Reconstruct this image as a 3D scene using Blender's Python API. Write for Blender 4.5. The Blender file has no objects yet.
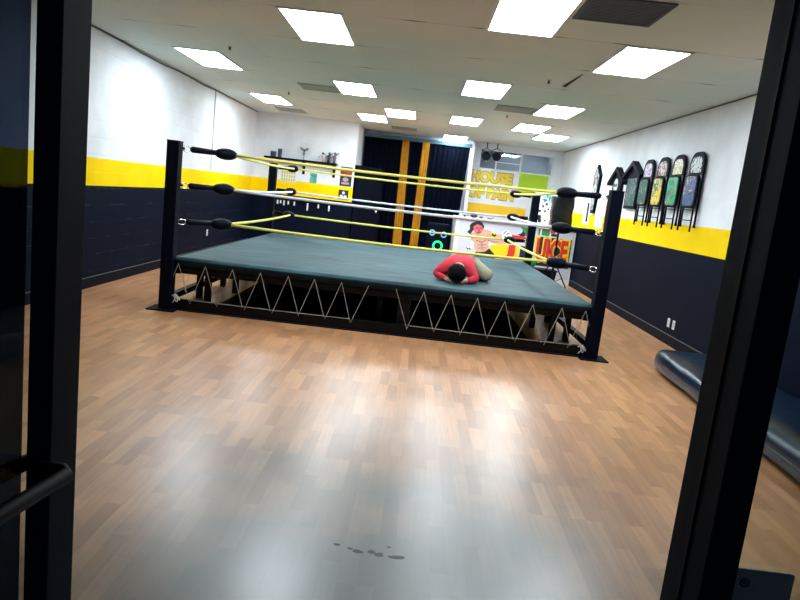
import bpy, bmesh, math, random
from mathutils import Vector, Matrix
random.seed(7)
PI = math.pi
sc = bpy.context.scene
COL = sc.collection
FLOOR, CEIL = 0.0, 3.03
XL, XR = -3.89, 3.46          # side walls
YF, YB, YJ = 1.0, 16.9, 15.3  # shop front, back wall, face of the jutting back wall
XJ = -1.55

# ------------------------------------------------------------------ materials
MATS = {}
def nt(m): return m.node_tree.nodes, m.node_tree.links
def mat(name, rgb, rough=0.5, metal=0.0, spec=0.5, var=0.06, scale=30, bump=0.0, bscale=120, coat=0.0, sheen=0.0):
    if name in MATS: return MATS[name]
    m = bpy.data.materials.new(name); m.use_nodes = True
    N, L = nt(m); b = N['Principled BSDF']
    tc = N.new('ShaderNodeTexCoord'); no = N.new('ShaderNodeTexNoise')
    no.inputs['Scale'].default_value = scale; no.inputs['Detail'].default_value = 4
    L.new(tc.outputs['Object'], no.inputs['Vector'])
    mr = N.new('ShaderNodeMapRange'); mr.inputs['To Min'].default_value = 1-var; mr.inputs['To Max'].default_value = 1+var
    mr.inputs['From Min'].default_value = .3; mr.inputs['From Max'].default_value = .7
    L.new(no.outputs['Fac'], mr.inputs['Value'])
    mx = N.new('ShaderNodeVectorMath'); mx.operation = 'SCALE'
    mx.inputs[0].default_value = rgb
    L.new(mr.outputs['Result'], mx.inputs['Scale']); L.new(mx.outputs['Vector'], b.inputs['Base Color'])
    b.inputs['Roughness'].default_value = rough; b.inputs['Metallic'].default_value = metal
    b.inputs['Specular IOR Level'].default_value = spec
    b.inputs['Coat Weight'].default_value = coat; b.inputs['Sheen Weight'].default_value = sheen
    if bump:
        n2 = N.new('ShaderNodeTexNoise'); n2.inputs['Scale'].default_value = bscale
        L.new(tc.outputs['Object'], n2.inputs['Vector'])
        bp = N.new('ShaderNodeBump'); bp.inputs['Strength'].default_value = bump; bp.inputs['Distance'].default_value = .01
        L.new(n2.outputs['Fac'], bp.inputs['Height']); L.new(bp.outputs['Normal'], b.inputs['Normal'])
    MATS[name] = m; return m
def srgb(r, g, b):
    f = lambda c: ((c/255+.055)/1.055)**2.4 if c > 10 else c/255/12.92
    return (f(r), f(g), f(b))
def emit(name, rgb, s):
    m = bpy.data.materials.new(name); m.use_nodes = True
    N, L = nt(m); b = N['Principled BSDF']
    b.inputs['Base Color'].default_value = (*rgb, 1)
    b.inputs['Emission Color'].default_value = (*rgb, 1); b.inputs['Emission Strength'].default_value = s
    return m

def wall_mat(name, axis):
    """block wall painted black below, yellow band, white above; axis = horizontal axis index"""
    m = bpy.data.materials.new(name); m.use_nodes = True
    N, L = nt(m); b = N['Principled BSDF']
    tc = N.new('ShaderNodeTexCoord'); sp = N.new('ShaderNodeSeparateXYZ'); L.new(tc.outputs['Object'], sp.inputs[0])
    def step(z):
        s = N.new('ShaderNodeMath'); s.operation = 'GREATER_THAN'; s.inputs[1].default_value = z
        L.new(sp.outputs['Z'], s.inputs[0]); return s
    m1 = N.new('ShaderNodeMix'); m1.data_type = 'RGBA'; m2 = N.new('ShaderNodeMix'); m2.data_type = 'RGBA'
    m1.inputs['A'].default_value = (*srgb(10, 18, 36), 1); m1.inputs['B'].default_value = (*srgb(252, 214, 8), 1)
    m2.inputs['B'].default_value = (*srgb(232, 236, 242), 1)
    L.new(step(1.235).outputs[0], m1.inputs['Factor']); L.new(step(1.565).outputs[0], m2.inputs['Factor'])
    L.new(m1.outputs['Result'], m2.inputs['A'])
    # paint unevenness
    no = N.new('ShaderNodeTexNoise'); no.inputs['Scale'].default_value = 3; no.inputs['Detail'].default_value = 5
    L.new(tc.outputs['Object'], no.inputs['Vector'])
    mr = N.new('ShaderNodeMapRange'); mr.inputs['From Min'].default_value = .3; mr.inputs['From Max'].default_value = .7
    mr.inputs['To Min'].default_value = .94; mr.inputs['To Max'].default_value = 1.05
    L.new(no.outputs['Fac'], mr.inputs['Value'])
    sc_ = N.new('ShaderNodeVectorMath'); sc_.operation = 'SCALE'
    L.new(m2.outputs['Result'], sc_.inputs[0]); L.new(mr.outputs['Result'], sc_.inputs['Scale'])
    # block joints
    cb = N.new('ShaderNodeCombineXYZ'); L.new(sp.outputs['XY'[axis]], cb.inputs[0]); L.new(sp.outputs['Z'], cb.inputs[1])
    br = N.new('ShaderNodeTexBrick'); br.inputs['Scale'].default_value = 1
    br.inputs['Brick Width'].default_value = .4; br.inputs['Row Height'].default_value = .2
    br.inputs['Mortar Size'].default_value = .006; br.inputs['Mortar Smooth'].default_value = .4
    L.new(cb.outputs[0], br.inputs['Vector'])
    # worn pale dust lying along some of the joints of the black paint
    n3 = N.new('ShaderNodeTexNoise'); n3.inputs['Scale'].default_value = 5; L.new(tc.outputs['Object'], n3.inputs['Vector'])
    gt = N.new('ShaderNodeMapRange'); gt.inputs['From Min'].default_value = .5; gt.inputs['From Max'].default_value = .62
    L.new(n3.outputs['Fac'], gt.inputs['Value'])
    br2 = N.new('ShaderNodeTexWave'); br2.wave_type = 'BANDS'; br2.bands_direction = 'Y'; br2.wave_profile = 'SAW'
    fr = N.new('ShaderNodeMath'); fr.operation = 'FRACT'; dv = N.new('ShaderNodeMath'); dv.operation = 'DIVIDE'; dv.inputs[1].default_value = .2
    L.new(sp.outputs['Z'], dv.inputs[0]); L.new(dv.outputs[0], fr.inputs[0])
    lt = N.new('ShaderNodeMath'); lt.operation = 'LESS_THAN'; lt.inputs[1].default_value = .05; L.new(fr.outputs[0], lt.inputs[0])
    mm = N.new('ShaderNodeMath'); mm.operation = 'MULTIPLY'; L.new(lt.outputs[0], mm.inputs[0]); L.new(gt.outputs['Result'], mm.inputs[1])
    mm2 = N.new('ShaderNodeMath'); mm2.operation = 'MULTIPLY'; mm2.inputs[1].default_value = .07; L.new(mm.outputs[0], mm2.inputs[0])
    ad = N.new('ShaderNodeMix'); ad.data_type = 'RGBA'; ad.blend_type = 'MIX'
    ad.inputs['B'].default_value = (*srgb(190, 195, 200), 1)
    if axis == 1 and name == 'painted_block_left': L.new(mm2.outputs[0], ad.inputs['Factor'])
    else: ad.inputs['Factor'].default_value = 0
    L.new(sc_.outputs[0], ad.inputs['A']); L.new(ad.outputs['Result'], b.inputs['Base Color'])
    bp = N.new('ShaderNodeBump'); bp.inputs['Strength'].default_value = .35 if 'left' in name else .05
    bp.inputs['Distance'].default_value = .01; bp.invert = True
    L.new(br.outputs['Fac'], bp.inputs['Height']); L.new(bp.outputs['Normal'], b.inputs['Normal'])
    b.inputs['Roughness'].default_value = .6; b.inputs['Specular IOR Level'].default_value = .05
    return m

def floor_mat():
    m = bpy.data.materials.new('laminate_floor'); m.use_nodes = True
    N, L = nt(m); b = N['Principled BSDF']
    tc = N.new('ShaderNodeTexCoord')
    mp = N.new('ShaderNodeMapping'); mp.inputs['Rotation'].default_value = (0, 0, PI/2)
    L.new(tc.outputs['Object'], mp.inputs['Vector'])
    def brick(w, h, off, c1, c2, frq=2):
        br = N.new('ShaderNodeTexBrick'); br.inputs['Scale'].default_value = 1
        br.inputs['Brick Width'].default_value = w; br.inputs['Row Height'].default_value = h
        br.inputs['Mortar Size'].default_value = .0012; br.inputs['Mortar Smooth'].default_value = .3
        br.offset = off; br.offset_frequency = frq; br.inputs['Bias'].default_value = 0
        br.inputs['Color1'].default_value = c1; br.inputs['Color2'].default_value = c2
        br.inputs['Mortar'].default_value = (.33, .33, .33, 1)
        L.new(mp.outputs['Vector'], br.inputs['Vector']); return br
    b1 = brick(.40, .075, .37, (.0, 0, 0, 1), (1, 1, 1, 1), 3)
    cr = N.new('ShaderNodeValToRGB'); e = cr.color_ramp.elements
    e[0].position = 0; e[0].color = (*srgb(184, 130, 90), 1)
    e[1].position = 1; e[1].color = (*srgb(208, 154, 110), 1)
    x = e.new(.25); x.color = (*srgb(192, 138, 97), 1); x = e.new(.7); x.color = (*srgb(200, 146, 103), 1)
    L.new(b1.outputs['Color'], cr.inputs['Fac'])
    # grain
    mp2 = N.new('ShaderNodeMapping'); mp2.inputs['Scale'].default_value = (60, 3, 1); L.new(tc.outputs['Object'], mp2.inputs['Vector'])
    gr = N.new('ShaderNodeTexNoise'); gr.inputs['Scale'].default_value = 1; gr.inputs['Detail'].default_value = 6; L.new(mp2.outputs['Vector'], gr.inputs['Vector'])
    mr = N.new('ShaderNodeMapRange'); mr.inputs['From Min'].default_value = .3; mr.inputs['From Max'].default_value = .7
    mr.inputs['To Min'].default_value = .88; mr.inputs['To Max'].default_value = 1.1; L.new(gr.outputs['Fac'], mr.inputs['Value'])
    s1 = N.new('ShaderNodeVectorMath'); s1.operation = 'SCALE'; L.new(cr.outputs['Color'], s1.inputs[0]); L.new(mr.outputs['Result'], s1.inputs['Scale'])
    # greyed uneven patch inside the entrance: dimness of the near floor painted in
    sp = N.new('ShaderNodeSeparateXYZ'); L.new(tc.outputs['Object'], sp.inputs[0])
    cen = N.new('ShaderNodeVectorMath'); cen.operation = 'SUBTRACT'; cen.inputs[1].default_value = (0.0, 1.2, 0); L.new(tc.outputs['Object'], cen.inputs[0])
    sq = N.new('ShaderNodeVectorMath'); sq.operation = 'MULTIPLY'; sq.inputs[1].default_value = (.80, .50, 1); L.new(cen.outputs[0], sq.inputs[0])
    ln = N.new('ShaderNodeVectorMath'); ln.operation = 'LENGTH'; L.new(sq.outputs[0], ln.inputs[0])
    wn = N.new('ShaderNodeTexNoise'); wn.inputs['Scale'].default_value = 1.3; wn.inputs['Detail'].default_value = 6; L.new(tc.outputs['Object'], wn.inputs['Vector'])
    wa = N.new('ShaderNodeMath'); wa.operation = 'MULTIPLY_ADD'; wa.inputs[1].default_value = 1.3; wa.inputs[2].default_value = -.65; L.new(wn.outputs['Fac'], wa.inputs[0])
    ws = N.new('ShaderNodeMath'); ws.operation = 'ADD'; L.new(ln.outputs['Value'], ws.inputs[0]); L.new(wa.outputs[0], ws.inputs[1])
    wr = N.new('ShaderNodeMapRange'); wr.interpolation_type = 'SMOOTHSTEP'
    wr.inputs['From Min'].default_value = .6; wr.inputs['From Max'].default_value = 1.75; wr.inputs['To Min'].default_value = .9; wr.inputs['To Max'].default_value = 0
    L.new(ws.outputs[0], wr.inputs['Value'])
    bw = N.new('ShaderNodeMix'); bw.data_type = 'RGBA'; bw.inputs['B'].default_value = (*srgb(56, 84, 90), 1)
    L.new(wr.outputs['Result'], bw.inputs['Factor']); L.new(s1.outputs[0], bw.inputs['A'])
    # stave to stave difference survives in the darkened area
    sv = N.new('ShaderNodeMapRange'); sv.inputs['To Min'].default_value = .88; sv.inputs['To Max'].default_value = 1.04
    L.new(b1.outputs['Color'], sv.inputs['Value'])
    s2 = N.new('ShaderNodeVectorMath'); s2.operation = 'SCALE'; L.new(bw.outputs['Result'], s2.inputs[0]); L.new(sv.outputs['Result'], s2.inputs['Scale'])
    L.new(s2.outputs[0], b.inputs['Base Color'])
    rn = N.new('ShaderNodeMapRange'); rn.inputs['To Min'].default_value = .27; rn.inputs['To Max'].default_value = .36
    L.new(wn.outputs['Fac'], rn.inputs['Value']); L.new(rn.outputs['Result'], b.inputs['Roughness'])
    b.inputs['Specular IOR Level'].default_value = 1.0
    b.inputs['Coat Weight'].default_value = .12; b.inputs['Coat Roughness'].default_value = .36
    bp = N.new('ShaderNodeBump'); bp.inputs['Strength'].default_value = .06; bp.inputs['Distance'].default_value = .004
    L.new(gr.outputs['Fac'], bp.inputs['Height']); L.new(bp.outputs['Normal'], b.inputs['Normal'])
    return m

def ceiling_mat():
    m = bpy.data.materials.new('ceiling_tiles'); m.use_nodes = True
    N, L = nt(m); b = N['Principled BSDF']
    tc = N.new('ShaderNodeTexCoord')
    mp = N.new('ShaderNodeMapping'); mp.inputs['Location'].default_value = (.222, -5.977, 0); L.new(tc.outputs['Object'], mp.inputs['Vector'])
    br = N.new('ShaderNodeTexBrick'); br.offset = 0; br.inputs['Scale'].default_value = 1
    br.inputs['Brick Width'].default_value = .61; br.inputs['Row Height'].default_value = 1.22
    br.inputs['Mortar Size'].default_value = .011; br.inputs['Mortar Smooth'].default_value = .2
    br.inputs['Color1'].default_value = (*srgb(208, 219, 220), 1); br.inputs['Color2'].default_value = (*srgb(216, 225, 225), 1)
    br.inputs['Mortar'].default_value = (*srgb(210, 222, 224), 1)
    L.new(mp.outputs['Vector'], br.inputs['Vector'])
    # dark gaps only near some of the tile corners
    sp = N.new('ShaderNodeSeparateXYZ'); L.new(mp.outputs['Vector'], sp.inputs[0])
    def cell(out, size):
        d = N.new('ShaderNodeMath'); d.operation = 'DIVIDE'; d.inputs[1].default_value = size; L.new(sp.outputs[out], d.inputs[0])
        a = N.new('ShaderNodeMath'); a.operation = 'ADD'; a.inputs[1].default_value = .5; L.new(d.outputs[0], a.inputs[0])
        f = N.new('ShaderNodeMath'); f.operation = 'FRACT'; L.new(a.outputs[0], f.inputs[0])
        s = N.new('ShaderNodeMath'); s.operation = 'SUBTRACT'; s.inputs[1].default_value = .5; L.new(f.outputs[0], s.inputs[0])
        ab = N.new('ShaderNodeMath'); ab.operation = 'ABSOLUTE'; L.new(s.outputs[0], ab.inputs[0])
        mu = N.new('ShaderNodeMath'); mu.operation = 'MULTIPLY'; mu.inputs[1].default_value = size; L.new(ab.outputs[0], mu.inputs[0]); return mu
    dx, dy = cell('X', .61), cell('Y', 1.22)
    l1 = N.new('ShaderNodeMath'); l1.operation = 'LESS_THAN'; l1.inputs[1].default_value = .015; L.new(dy.outputs[0], l1.inputs[0])
    l2 = N.new('ShaderNodeMapRange'); l2.inputs['From Min'].default_value = .03; l2.inputs['From Max'].default_value = .13
    l2.inputs['To Min'].default_value = 1; l2.inputs['To Max'].default_value = .2; L.new(dx.outputs[0], l2.inputs['Value'])
    no = N.new('ShaderNodeTexNoise'); no.inputs['Scale'].default_value = 1.1; L.new(tc.outputs['Object'], no.inputs['Vector'])
    gt = N.new('ShaderNodeMapRange'); gt.inputs['From Min'].default_value = .4; gt.inputs['From Max'].default_value = .6; gt.inputs['To Max'].default_value = 1.0; L.new(no.outputs['Fac'], gt.inputs['Value'])
    q = N.new('ShaderNodeMath'); q.operation = 'MULTIPLY'; L.new(l1.outputs[0], q.inputs[0]); L.new(l2.outputs['Result'], q.inputs[1])
    q2 = N.new('ShaderNodeMath'); q2.operation = 'MULTIPLY'; L.new(q.outputs[0], q2.inputs[0]); L.new(gt.outputs['Result'], q2.inputs[1])
    mx = N.new('ShaderNodeMix'); mx.data_type = 'RGBA'; mx.inputs['B'].default_value = (*srgb(50, 50, 48), 1)
    L.new(q2.outputs[0], mx.inputs['Factor'])
    # yellowed and grey tiles
    st = N.new('ShaderNodeTexNoise'); st.inputs['Scale'].default_value = .55; st.inputs['Detail'].default_value = 3; L.new(tc.outputs['Object'], st.inputs['Vector'])
    sr = N.new('ShaderNodeValToRGB'); sr.color_ramp.elements[0].position = .38; sr.color_ramp.elements[1].position = .62
    sr.color_ramp.elements[0].color = (.86, .93, .90, 1); sr.color_ramp.elements[1].color = (1, .97, .92, 1)
    L.new(st.outputs['Fac'], sr.inputs['Fac'])
    ml = N.new('ShaderNodeVectorMath'); ml.operation = 'MULTIPLY'; L.new(br.outputs['Color'], ml.inputs[0]); L.new(sr.outputs['Color'], ml.inputs[1])
    L.new(ml.outputs[0], mx.inputs['A']); L.new(mx.outputs['Result'], b.inputs['Base Color'])
    b.inputs['Roughness'].default_value = .8
    n2 = N.new('ShaderNodeTexNoise'); n2.inputs['Scale'].default_value = 90; L.new(tc.outputs['Object'], n2.inputs['Vector'])
    bp = N.new('ShaderNodeBump'); bp.inputs['Strength'].default_value = .2; bp.inputs['Distance'].default_value = .004; L.new(n2.outputs['Fac'], bp.inputs['Height'])
    L.new(bp.outputs['Normal'], b.inputs['Normal'])
    return m

def canvas_mat():
    m = bpy.data.materials.new('ring_canvas'); m.use_nodes = True
    N, L = nt(m); b = N['Principled BSDF']
    tc = N.new('ShaderNodeTexCoord')
    mp = N.new('ShaderNodeMapping'); mp.inputs['Scale'].default_value = (1, 2.2, 1); L.new(tc.outputs['Object'], mp.inputs['Vector'])
    no = N.new('ShaderNodeTexNoise'); no.inputs['Scale'].default_value = 1.6; no.inputs['Detail'].default_value = 7; no.inputs['Distortion'].default_value = .6
    L.new(mp.outputs['Vector'], no.inputs['Vector'])
    cr = N.new('ShaderNodeValToRGB'); e = cr.color_ramp.elements
    e[0].position = .3; e[0].color = (*srgb(20, 50, 57), 1); e[1].position = .75; e[1].color = (*srgb(48, 92, 100), 1)
    L.new(no.outputs['Fac'], cr.inputs['Fac']); L.new(cr.outputs['Color'], b.inputs['Base Color'])
    b.inputs['Roughness'].default_value = .62; b.inputs['Specular IOR Level'].default_value = .35
    n2 = N.new('ShaderNodeTexNoise'); n2.inputs['Scale'].default_value = 6; n2.inputs['Detail'].default_value = 4; L.new(mp.outputs['Vector'], n2.inputs['Vector'])
    bp = N.new('ShaderNodeBump'); bp.inputs['Strength'].default_value = .25; bp.inputs['Distance'].default_value = .02; L.new(n2.outputs['Fac'], bp.inputs['Height'])
    L.new(bp.outputs['Normal'], b.inputs['Normal'])
    return m

def glass_mat(name, tint, frac=1.0):
    m = bpy.data.materials.new(name); m.use_nodes = True
    N, L = nt(m); N.remove(N['Principled BSDF']); out = N['Material Output']
    tr = N.new('ShaderNodeBsdfTransparent'); tr.inputs['Color'].default_value = (*tint, 1)
    gl = N.new('ShaderNodeBsdfGlossy'); gl.inputs['Roughness'].default_value = .02
    fr = N.new('ShaderNodeFresnel'); fr.inputs['IOR'].default_value = 1.5
    no = N.new('ShaderNodeTexNoise'); no.inputs['Scale'].default_value = 4
    mu = N.new('ShaderNodeMath'); mu.operation = 'MULTIPLY'; mu.inputs[1].default_value = frac; L.new(fr.outputs[0], mu.inputs[0])
    mx = N.new('ShaderNodeMixShader'); L.new(mu.outputs[0], mx.inputs['Fac']); L.new(tr.outputs[0], mx.inputs[1]); L.new(gl.outputs[0], mx.inputs[2])
    L.new(mx.outputs[0], out.inputs['Surface']); return m

black_steel = mat('black_steel', srgb(8, 14, 28), .5, 0, .06, .12, 12)
black_rubber = mat('black_rubber', srgb(7, 10, 20), .6, 0, .12)
pad_black = mat('pad_vinyl', srgb(7, 11, 24), .5, 0, .07)
frame_black = mat('ring_frame_steel', srgb(10, 12, 18), .5, 0, .2)
chrome = mat('chrome', (.8, .8, .82), .2, 1)
yellow_rope = mat('yellow_rope', srgb(232, 226, 110), .55, bump=.4, bscale=200)
white_rope = mat('white_rope', srgb(226, 230, 238), .55, bump=.4, bscale=200)
cord = mat('lacing_cord', srgb(170, 168, 160), .7)
white_paint = mat('white_paint', srgb(230, 234, 241), .5, var=.02, scale=4)
white_gloss = mat('white_laminate', srgb(226, 230, 236), .35, var=.02)
grey_paint = mat('grey_paint', srgb(150, 155, 160), .5)
yellow_paint = mat('yellow_paint', srgb(250, 205, 20), .5, var=.03)
black_paint = mat('black_paint', srgb(9, 14, 28), .5, 0, .06, var=.1, scale=6)
frame_paint = mat('storefront_aluminium', srgb(20, 34, 52), .6, 0, .06, .15, 8)
vinyl_mat = mat('crash_mat_vinyl', srgb(6, 32, 54), .3, 0, .3, .15, 6, bump=.35, bscale=9)
skin = mat('skin', srgb(200, 150, 122), .5)
red_shirt = mat('red_shirt', srgb(214, 44, 66), .8, var=.12, scale=9, bump=.3, bscale=30)
khaki = mat('khaki_cloth', srgb(168, 164, 138), .85, var=.1, scale=9, bump=.25, bscale=30)
hair_m = mat('dark_hair', srgb(10, 8, 12), .75, 0, .1, bump=.5, bscale=90)
sole_m = mat('shoe_dark', srgb(40, 40, 44), .7)
navy_cloth = mat('navy_curtain', srgb(12, 20, 40), .9, 0, .1, var=.15, scale=5)
gold_cloth = mat('gold_curtain', srgb(244, 182, 44), .7, var=.12, scale=6)
lime = mat('lime_paint', srgb(176, 214, 34), .6, var=.03)
light_emit = emit('lit_diffuser', (.84, .94, 1.0), 25.0)

# ------------------------------------------------------------------ object helpers
MW = {}
def tag(o, label=None, cat=None, group=None, kind=None):
    if label: o['label'] = label
    if cat: o['category'] = cat
    if group: o['group'] = group
    if kind: o['kind'] = kind
    return o
def thing(name, loc, label, cat, group=None, rz=0):
    o = bpy.data.objects.new(name, None); COL.objects.link(o)
    o.empty_display_size = .1; o.location = loc; o.rotation_euler = (0, 0, rz)
    MW[o] = Matrix.Translation(Vector(loc)) @ Matrix.Rotation(rz, 4, 'Z')
    return tag(o, label, cat, group)
def obj(name, bm, m, parent=None, smooth=False, label=None):
    """bm is in world coordinates; under a parent it is moved into the thing's own frame"""
    me = bpy.data.meshes.new(name)
    if parent is not None:
        inv = MW[parent].inverted(); bm.transform(inv)
    if isinstance(bm, bmesh.types.BMesh):
        bmesh.ops.recalc_face_normals(bm, faces=bm.faces); bm.to_mesh(me); bm.free()
    for mm in (m if isinstance(m, (list, tuple)) else [m]): me.materials.append(mm)
    if smooth:
        for p in me.polygons: p.use_smooth = True
    o = bpy.data.objects.new(name, me); COL.objects.link(o)
    if parent is not None: o.parent = parent; MW[o] = MW[parent]
    else: MW[o] = Matrix.Identity(4)
    if label: o['label'] = label
    return o
def struct(name, bm, m, parent=None, smooth=False):
    o = obj(name, bm, m, parent, smooth); o['kind'] = 'structure'; return o
def single(name, bm, m, label, cat, group=None, origin=None, smooth=False):
    """a thing that is one mesh; its origin goes to its base"""
    if origin is not None: bm.transform(Matrix.Translation(-Vector(origin)))
    o = obj(name, bm, m, None, smooth)
    if origin is not None: o.location = origin; MW[o] = Matrix.Translation(Vector(origin))
    return tag(o, label, cat, group)
def new(): return bmesh.new()
def box(bm, x0, x1, y0, y1, z0, z1, bevel=0, seg=2, M=None):
    r = bmesh.ops.create_cube(bm, size=1)
    vs = r['verts']
    bmesh.ops.scale(bm, vec=(x1-x0, y1-y0, z1-z0), verts=vs)
    bmesh.ops.translate(bm, vec=((x0+x1)/2, (y0+y1)/2, (z0+z1)/2), verts=vs)
    if bevel:
        es = list({e for v in vs for e in v.link_edges})
        rr = bmesh.ops.bevel(bm, geom=es, offset=bevel, segments=seg, affect='EDGES', profile=.5)
        vs = list({v for f in rr['faces'] for v in f.verts} | {v for v in vs if v.is_valid})
    if M is not None: bmesh.ops.transform(bm, matrix=M, verts=vs)
    return bm
def B(*a, **k): return box(new(), *a, **k)
def tube(bm, pts, r, n=10, closed=False, caps=True):
    pts = [Vector(p) for p in pts]; rs = r if isinstance(r, (list, tuple)) else [r]*len(pts)
    rings = []; up = None
    for i, p in enumerate(pts):
        if closed: t = pts[(i+1) % len(pts)]-pts[i-1]
        else: t = pts[min(i+1, len(pts)-1)]-pts[max(i-1, 0)]
        t.normalize()
        if up is None:
            up = Vector((0, 0, 1)) if abs(t.z) < .9 else Vector((1, 0, 0))
        s = t.cross(up).normalized(); up = s.cross(t).normalized()
        rings.append([bm.verts.new(p+(s*math.cos(2*PI*k/n)+up*math.sin(2*PI*k/n))*rs[i]) for k in range(n)])
    m = len(rings)
    for i in range(m if closed else m-1):
        a, b = rings[i], rings[(i+1) % m]
        for k in range(n):
            bm.faces.new((a[k], a[(k+1) % n], b[(k+1) % n], b[k]))
    if caps and not closed:
        bm.faces.new(rings[0][::-1]); bm.faces.new(rings[-1])
    return bm
def T(pts, r, n=10, closed=False): return tube(new(), pts, r, n, closed)
def ellipsoid(bm, c, rx, ry, rz, M=None, u=20, v=12):
    r = bmesh.ops.create_uvsphere(bm, u_segments=u, v_segments=v, radius=1)
    vs = r['verts']; bmesh.ops.scale(bm, vec=(rx, ry, rz), verts=vs)
    if M is not None: bmesh.ops.transform(bm, matrix=M, verts=vs)
    bmesh.ops.translate(bm, vec=c, verts=vs); return bm
def ringpts(c, r, axis, n=20, ry=None):
    c = Vector(c); ry = ry or r; out = []
    for k in range(n):
        a = 2*PI*k/n; u, v = r*math.cos(a), ry*math.sin(a)
        out.append(c+{'x': Vector((0, u, v)), 'y': Vector((u, 0, v)), 'z': Vector((u, v, 0))}[axis])
    return out
def prism(bm, poly, axis, a0, a1):
    """poly: 2D outline; axis 'y': (x,z) outline between y=a0,a1; axis 'x': (y,z) outline; axis 'z': (x,y)"""
    f = {'y': lambda p, a: (p[0], a, p[1]), 'x': lambda p, a: (a, p[0], p[1]), 'z': lambda p, a: (p[0], p[1], a)}[axis]
    A = [bm.verts.new(f(p, a0)) for p in poly]; C = [bm.verts.new(f(p, a1)) for p in poly]
    bm.faces.new(A); bm.faces.new(C[::-1]); n = len(poly)
    for i in range(n): bm.faces.new((A[i], C[i], C[(i+1) % n], A[(i+1) % n]))
    return bm
def P(poly, axis, a0, a1): return prism(new(), poly, axis, a0, a1)
def rrect(cx, cz, w, h, r, n=5):
    out = []
    for (sx, sz, a0) in ((1, 1, 0), (-1, 1, 90), (-1, -1, 180), (1, -1, 270)):
        for k in range(n+1):
            a = math.radians(a0+90*k/n); out.append((cx+sx*(w/2-r)+r*math.cos(a), cz+sz*(h/2-r)+r*math.sin(a)))
    return out
def smooth_obj(o, ang=40):
    for p in o.data.polygons: p.use_smooth = True
    return o
def text_mesh(txt, size, extrude, bold=0.0):
    cu = bpy.data.curves.new('t', 'FONT'); cu.body = txt; cu.size = size; cu.extrude = extrude; cu.offset = bold
    cu.resolution_u = 3; o = bpy.data.objects.new('t', cu); COL.objects.link(o)
    dg = bpy.context.evaluated_depsgraph_get(); dg.update()
    me = bpy.data.meshes.new_from_object(o.evaluated_get(dg)); bm = new(); bm.from_mesh(me)
    COL.objects.unlink(o); bpy.data.objects.remove(o); bpy.data.curves.remove(cu); bpy.data.meshes.remove(me)
    return bm
def fit_text(txt, x0, x1, z0, z1, y, depth=.003, bold=0.0, grow=0.0):
    """text standing on a wall facing -y, fitted to a rectangle"""
    bm = text_mesh(txt, 1, .5, bold)
    xs = [v.co.x for v in bm.verts]; ys = [v.co.y for v in bm.verts]
    ax, bx_, ay, by_ = min(xs), max(xs), min(ys), max(ys)
    x0 -= grow; x1 += grow; z0 -= grow; z1 += grow
    for v in bm.verts:
        cx, cy, cz = v.co
        v.co = (x0+(cx-ax)/(bx_-ax)*(x1-x0), y-depth*.5-cz*depth, z0+(cy-ay)/(by_-ay)*(z1-z0))
    return bm

# ------------------------------------------------------------------ room shell
wl = wall_mat('painted_block_left', 1); wr_ = wall_mat('painted_wall_right', 1); wb = wall_mat('painted_wall_back', 0)
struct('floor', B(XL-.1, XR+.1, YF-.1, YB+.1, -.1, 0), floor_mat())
struct('ground_outside', B(-4, 4, -4, YF-.1, -.12, -.02), mat('pavement', srgb(60, 62, 64), .9, bump=.3))
struct('ceiling', B(XL-.1, XR+.1, YF-.1, YB+.1, CEIL, CEIL+.1), ceiling_mat())
struct('wall_left', B(XL-.1, XL, YF, YB+.1, 0, CEIL), wl)
struct('wall_right', B(XR, XR+.1, YF, YB+.1, 0, CEIL), wr_)
struct('wall_back_left', B(XL, XJ, YJ, YB, 0, CEIL), wb)      # jutting block of wall beside the curtain
# back wall with the high window opening
bm = new()
WX0, WX1, WZ0, WZ1 = 1.38, 3.28, 2.40, 2.90
box(bm, XJ, WX0, YB, YB+.1, 0, CEIL); box(bm, WX0, WX1, YB, YB+.1, 0, WZ0); box(bm, WX0, WX1, YB, YB+.1, WZ1, CEIL); box(bm, WX1, XR, YB, YB+.1, 0, CEIL)
def back_mat():
    return mat('white_plaster', srgb(232, 236, 243), .55, var=.02, scale=3)
struct('wall_back', bm, back_mat())
bm = new()   # the space behind the high window
box(bm, WX0-.1, WX1+.1, YB+1.3, YB+1.35, WZ0-.3, CEIL); box(bm, WX0-.1, WX0-.05, YB+.1, YB+1.3, WZ0-.3, CEIL)
box(bm, WX1+.05, WX1+.1, YB+.1, YB+1.3, WZ0-.3, CEIL); box(bm, WX0-.1, WX1+.1, YB+.1, YB+1.35, WZ0-.35, WZ0-.3); box(bm, WX0-.1, WX1+.1, YB+.1, YB+1.35, CEIL, CEIL+.05)
struct('wall_recess', bm, grey_paint)
bm = new()
for x in (WX0, 1.80, 2.42, WX1-.03): box(bm, x, x+.035, YB-.02, YB+.06, WZ0, WZ1)
for z in (WZ0, WZ1-.03): box(bm, WX0, WX1, YB-.02, YB+.06, z, z+.03)
box(bm, 1.82, 2.43, YB, YB+.05, 2.60, 2.615)
wf = struct('window_1', bm, white_paint)
struct('window_glass', B(WX0+.02, WX1-.02, YB+.02, YB+.026, WZ0+.02, WZ1-.02), glass_mat('window_glass', (.86, .9, .93)), wf)
struct('trim_1', B(WX0-.05, XR, YB-.10, YB, WZ1, CEIL, .004), white_paint)     # header above the high window
struct('trim_2', B(3.22, XR, YB-.10, YB, 1.3, WZ1, .004), white_paint)
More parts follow.
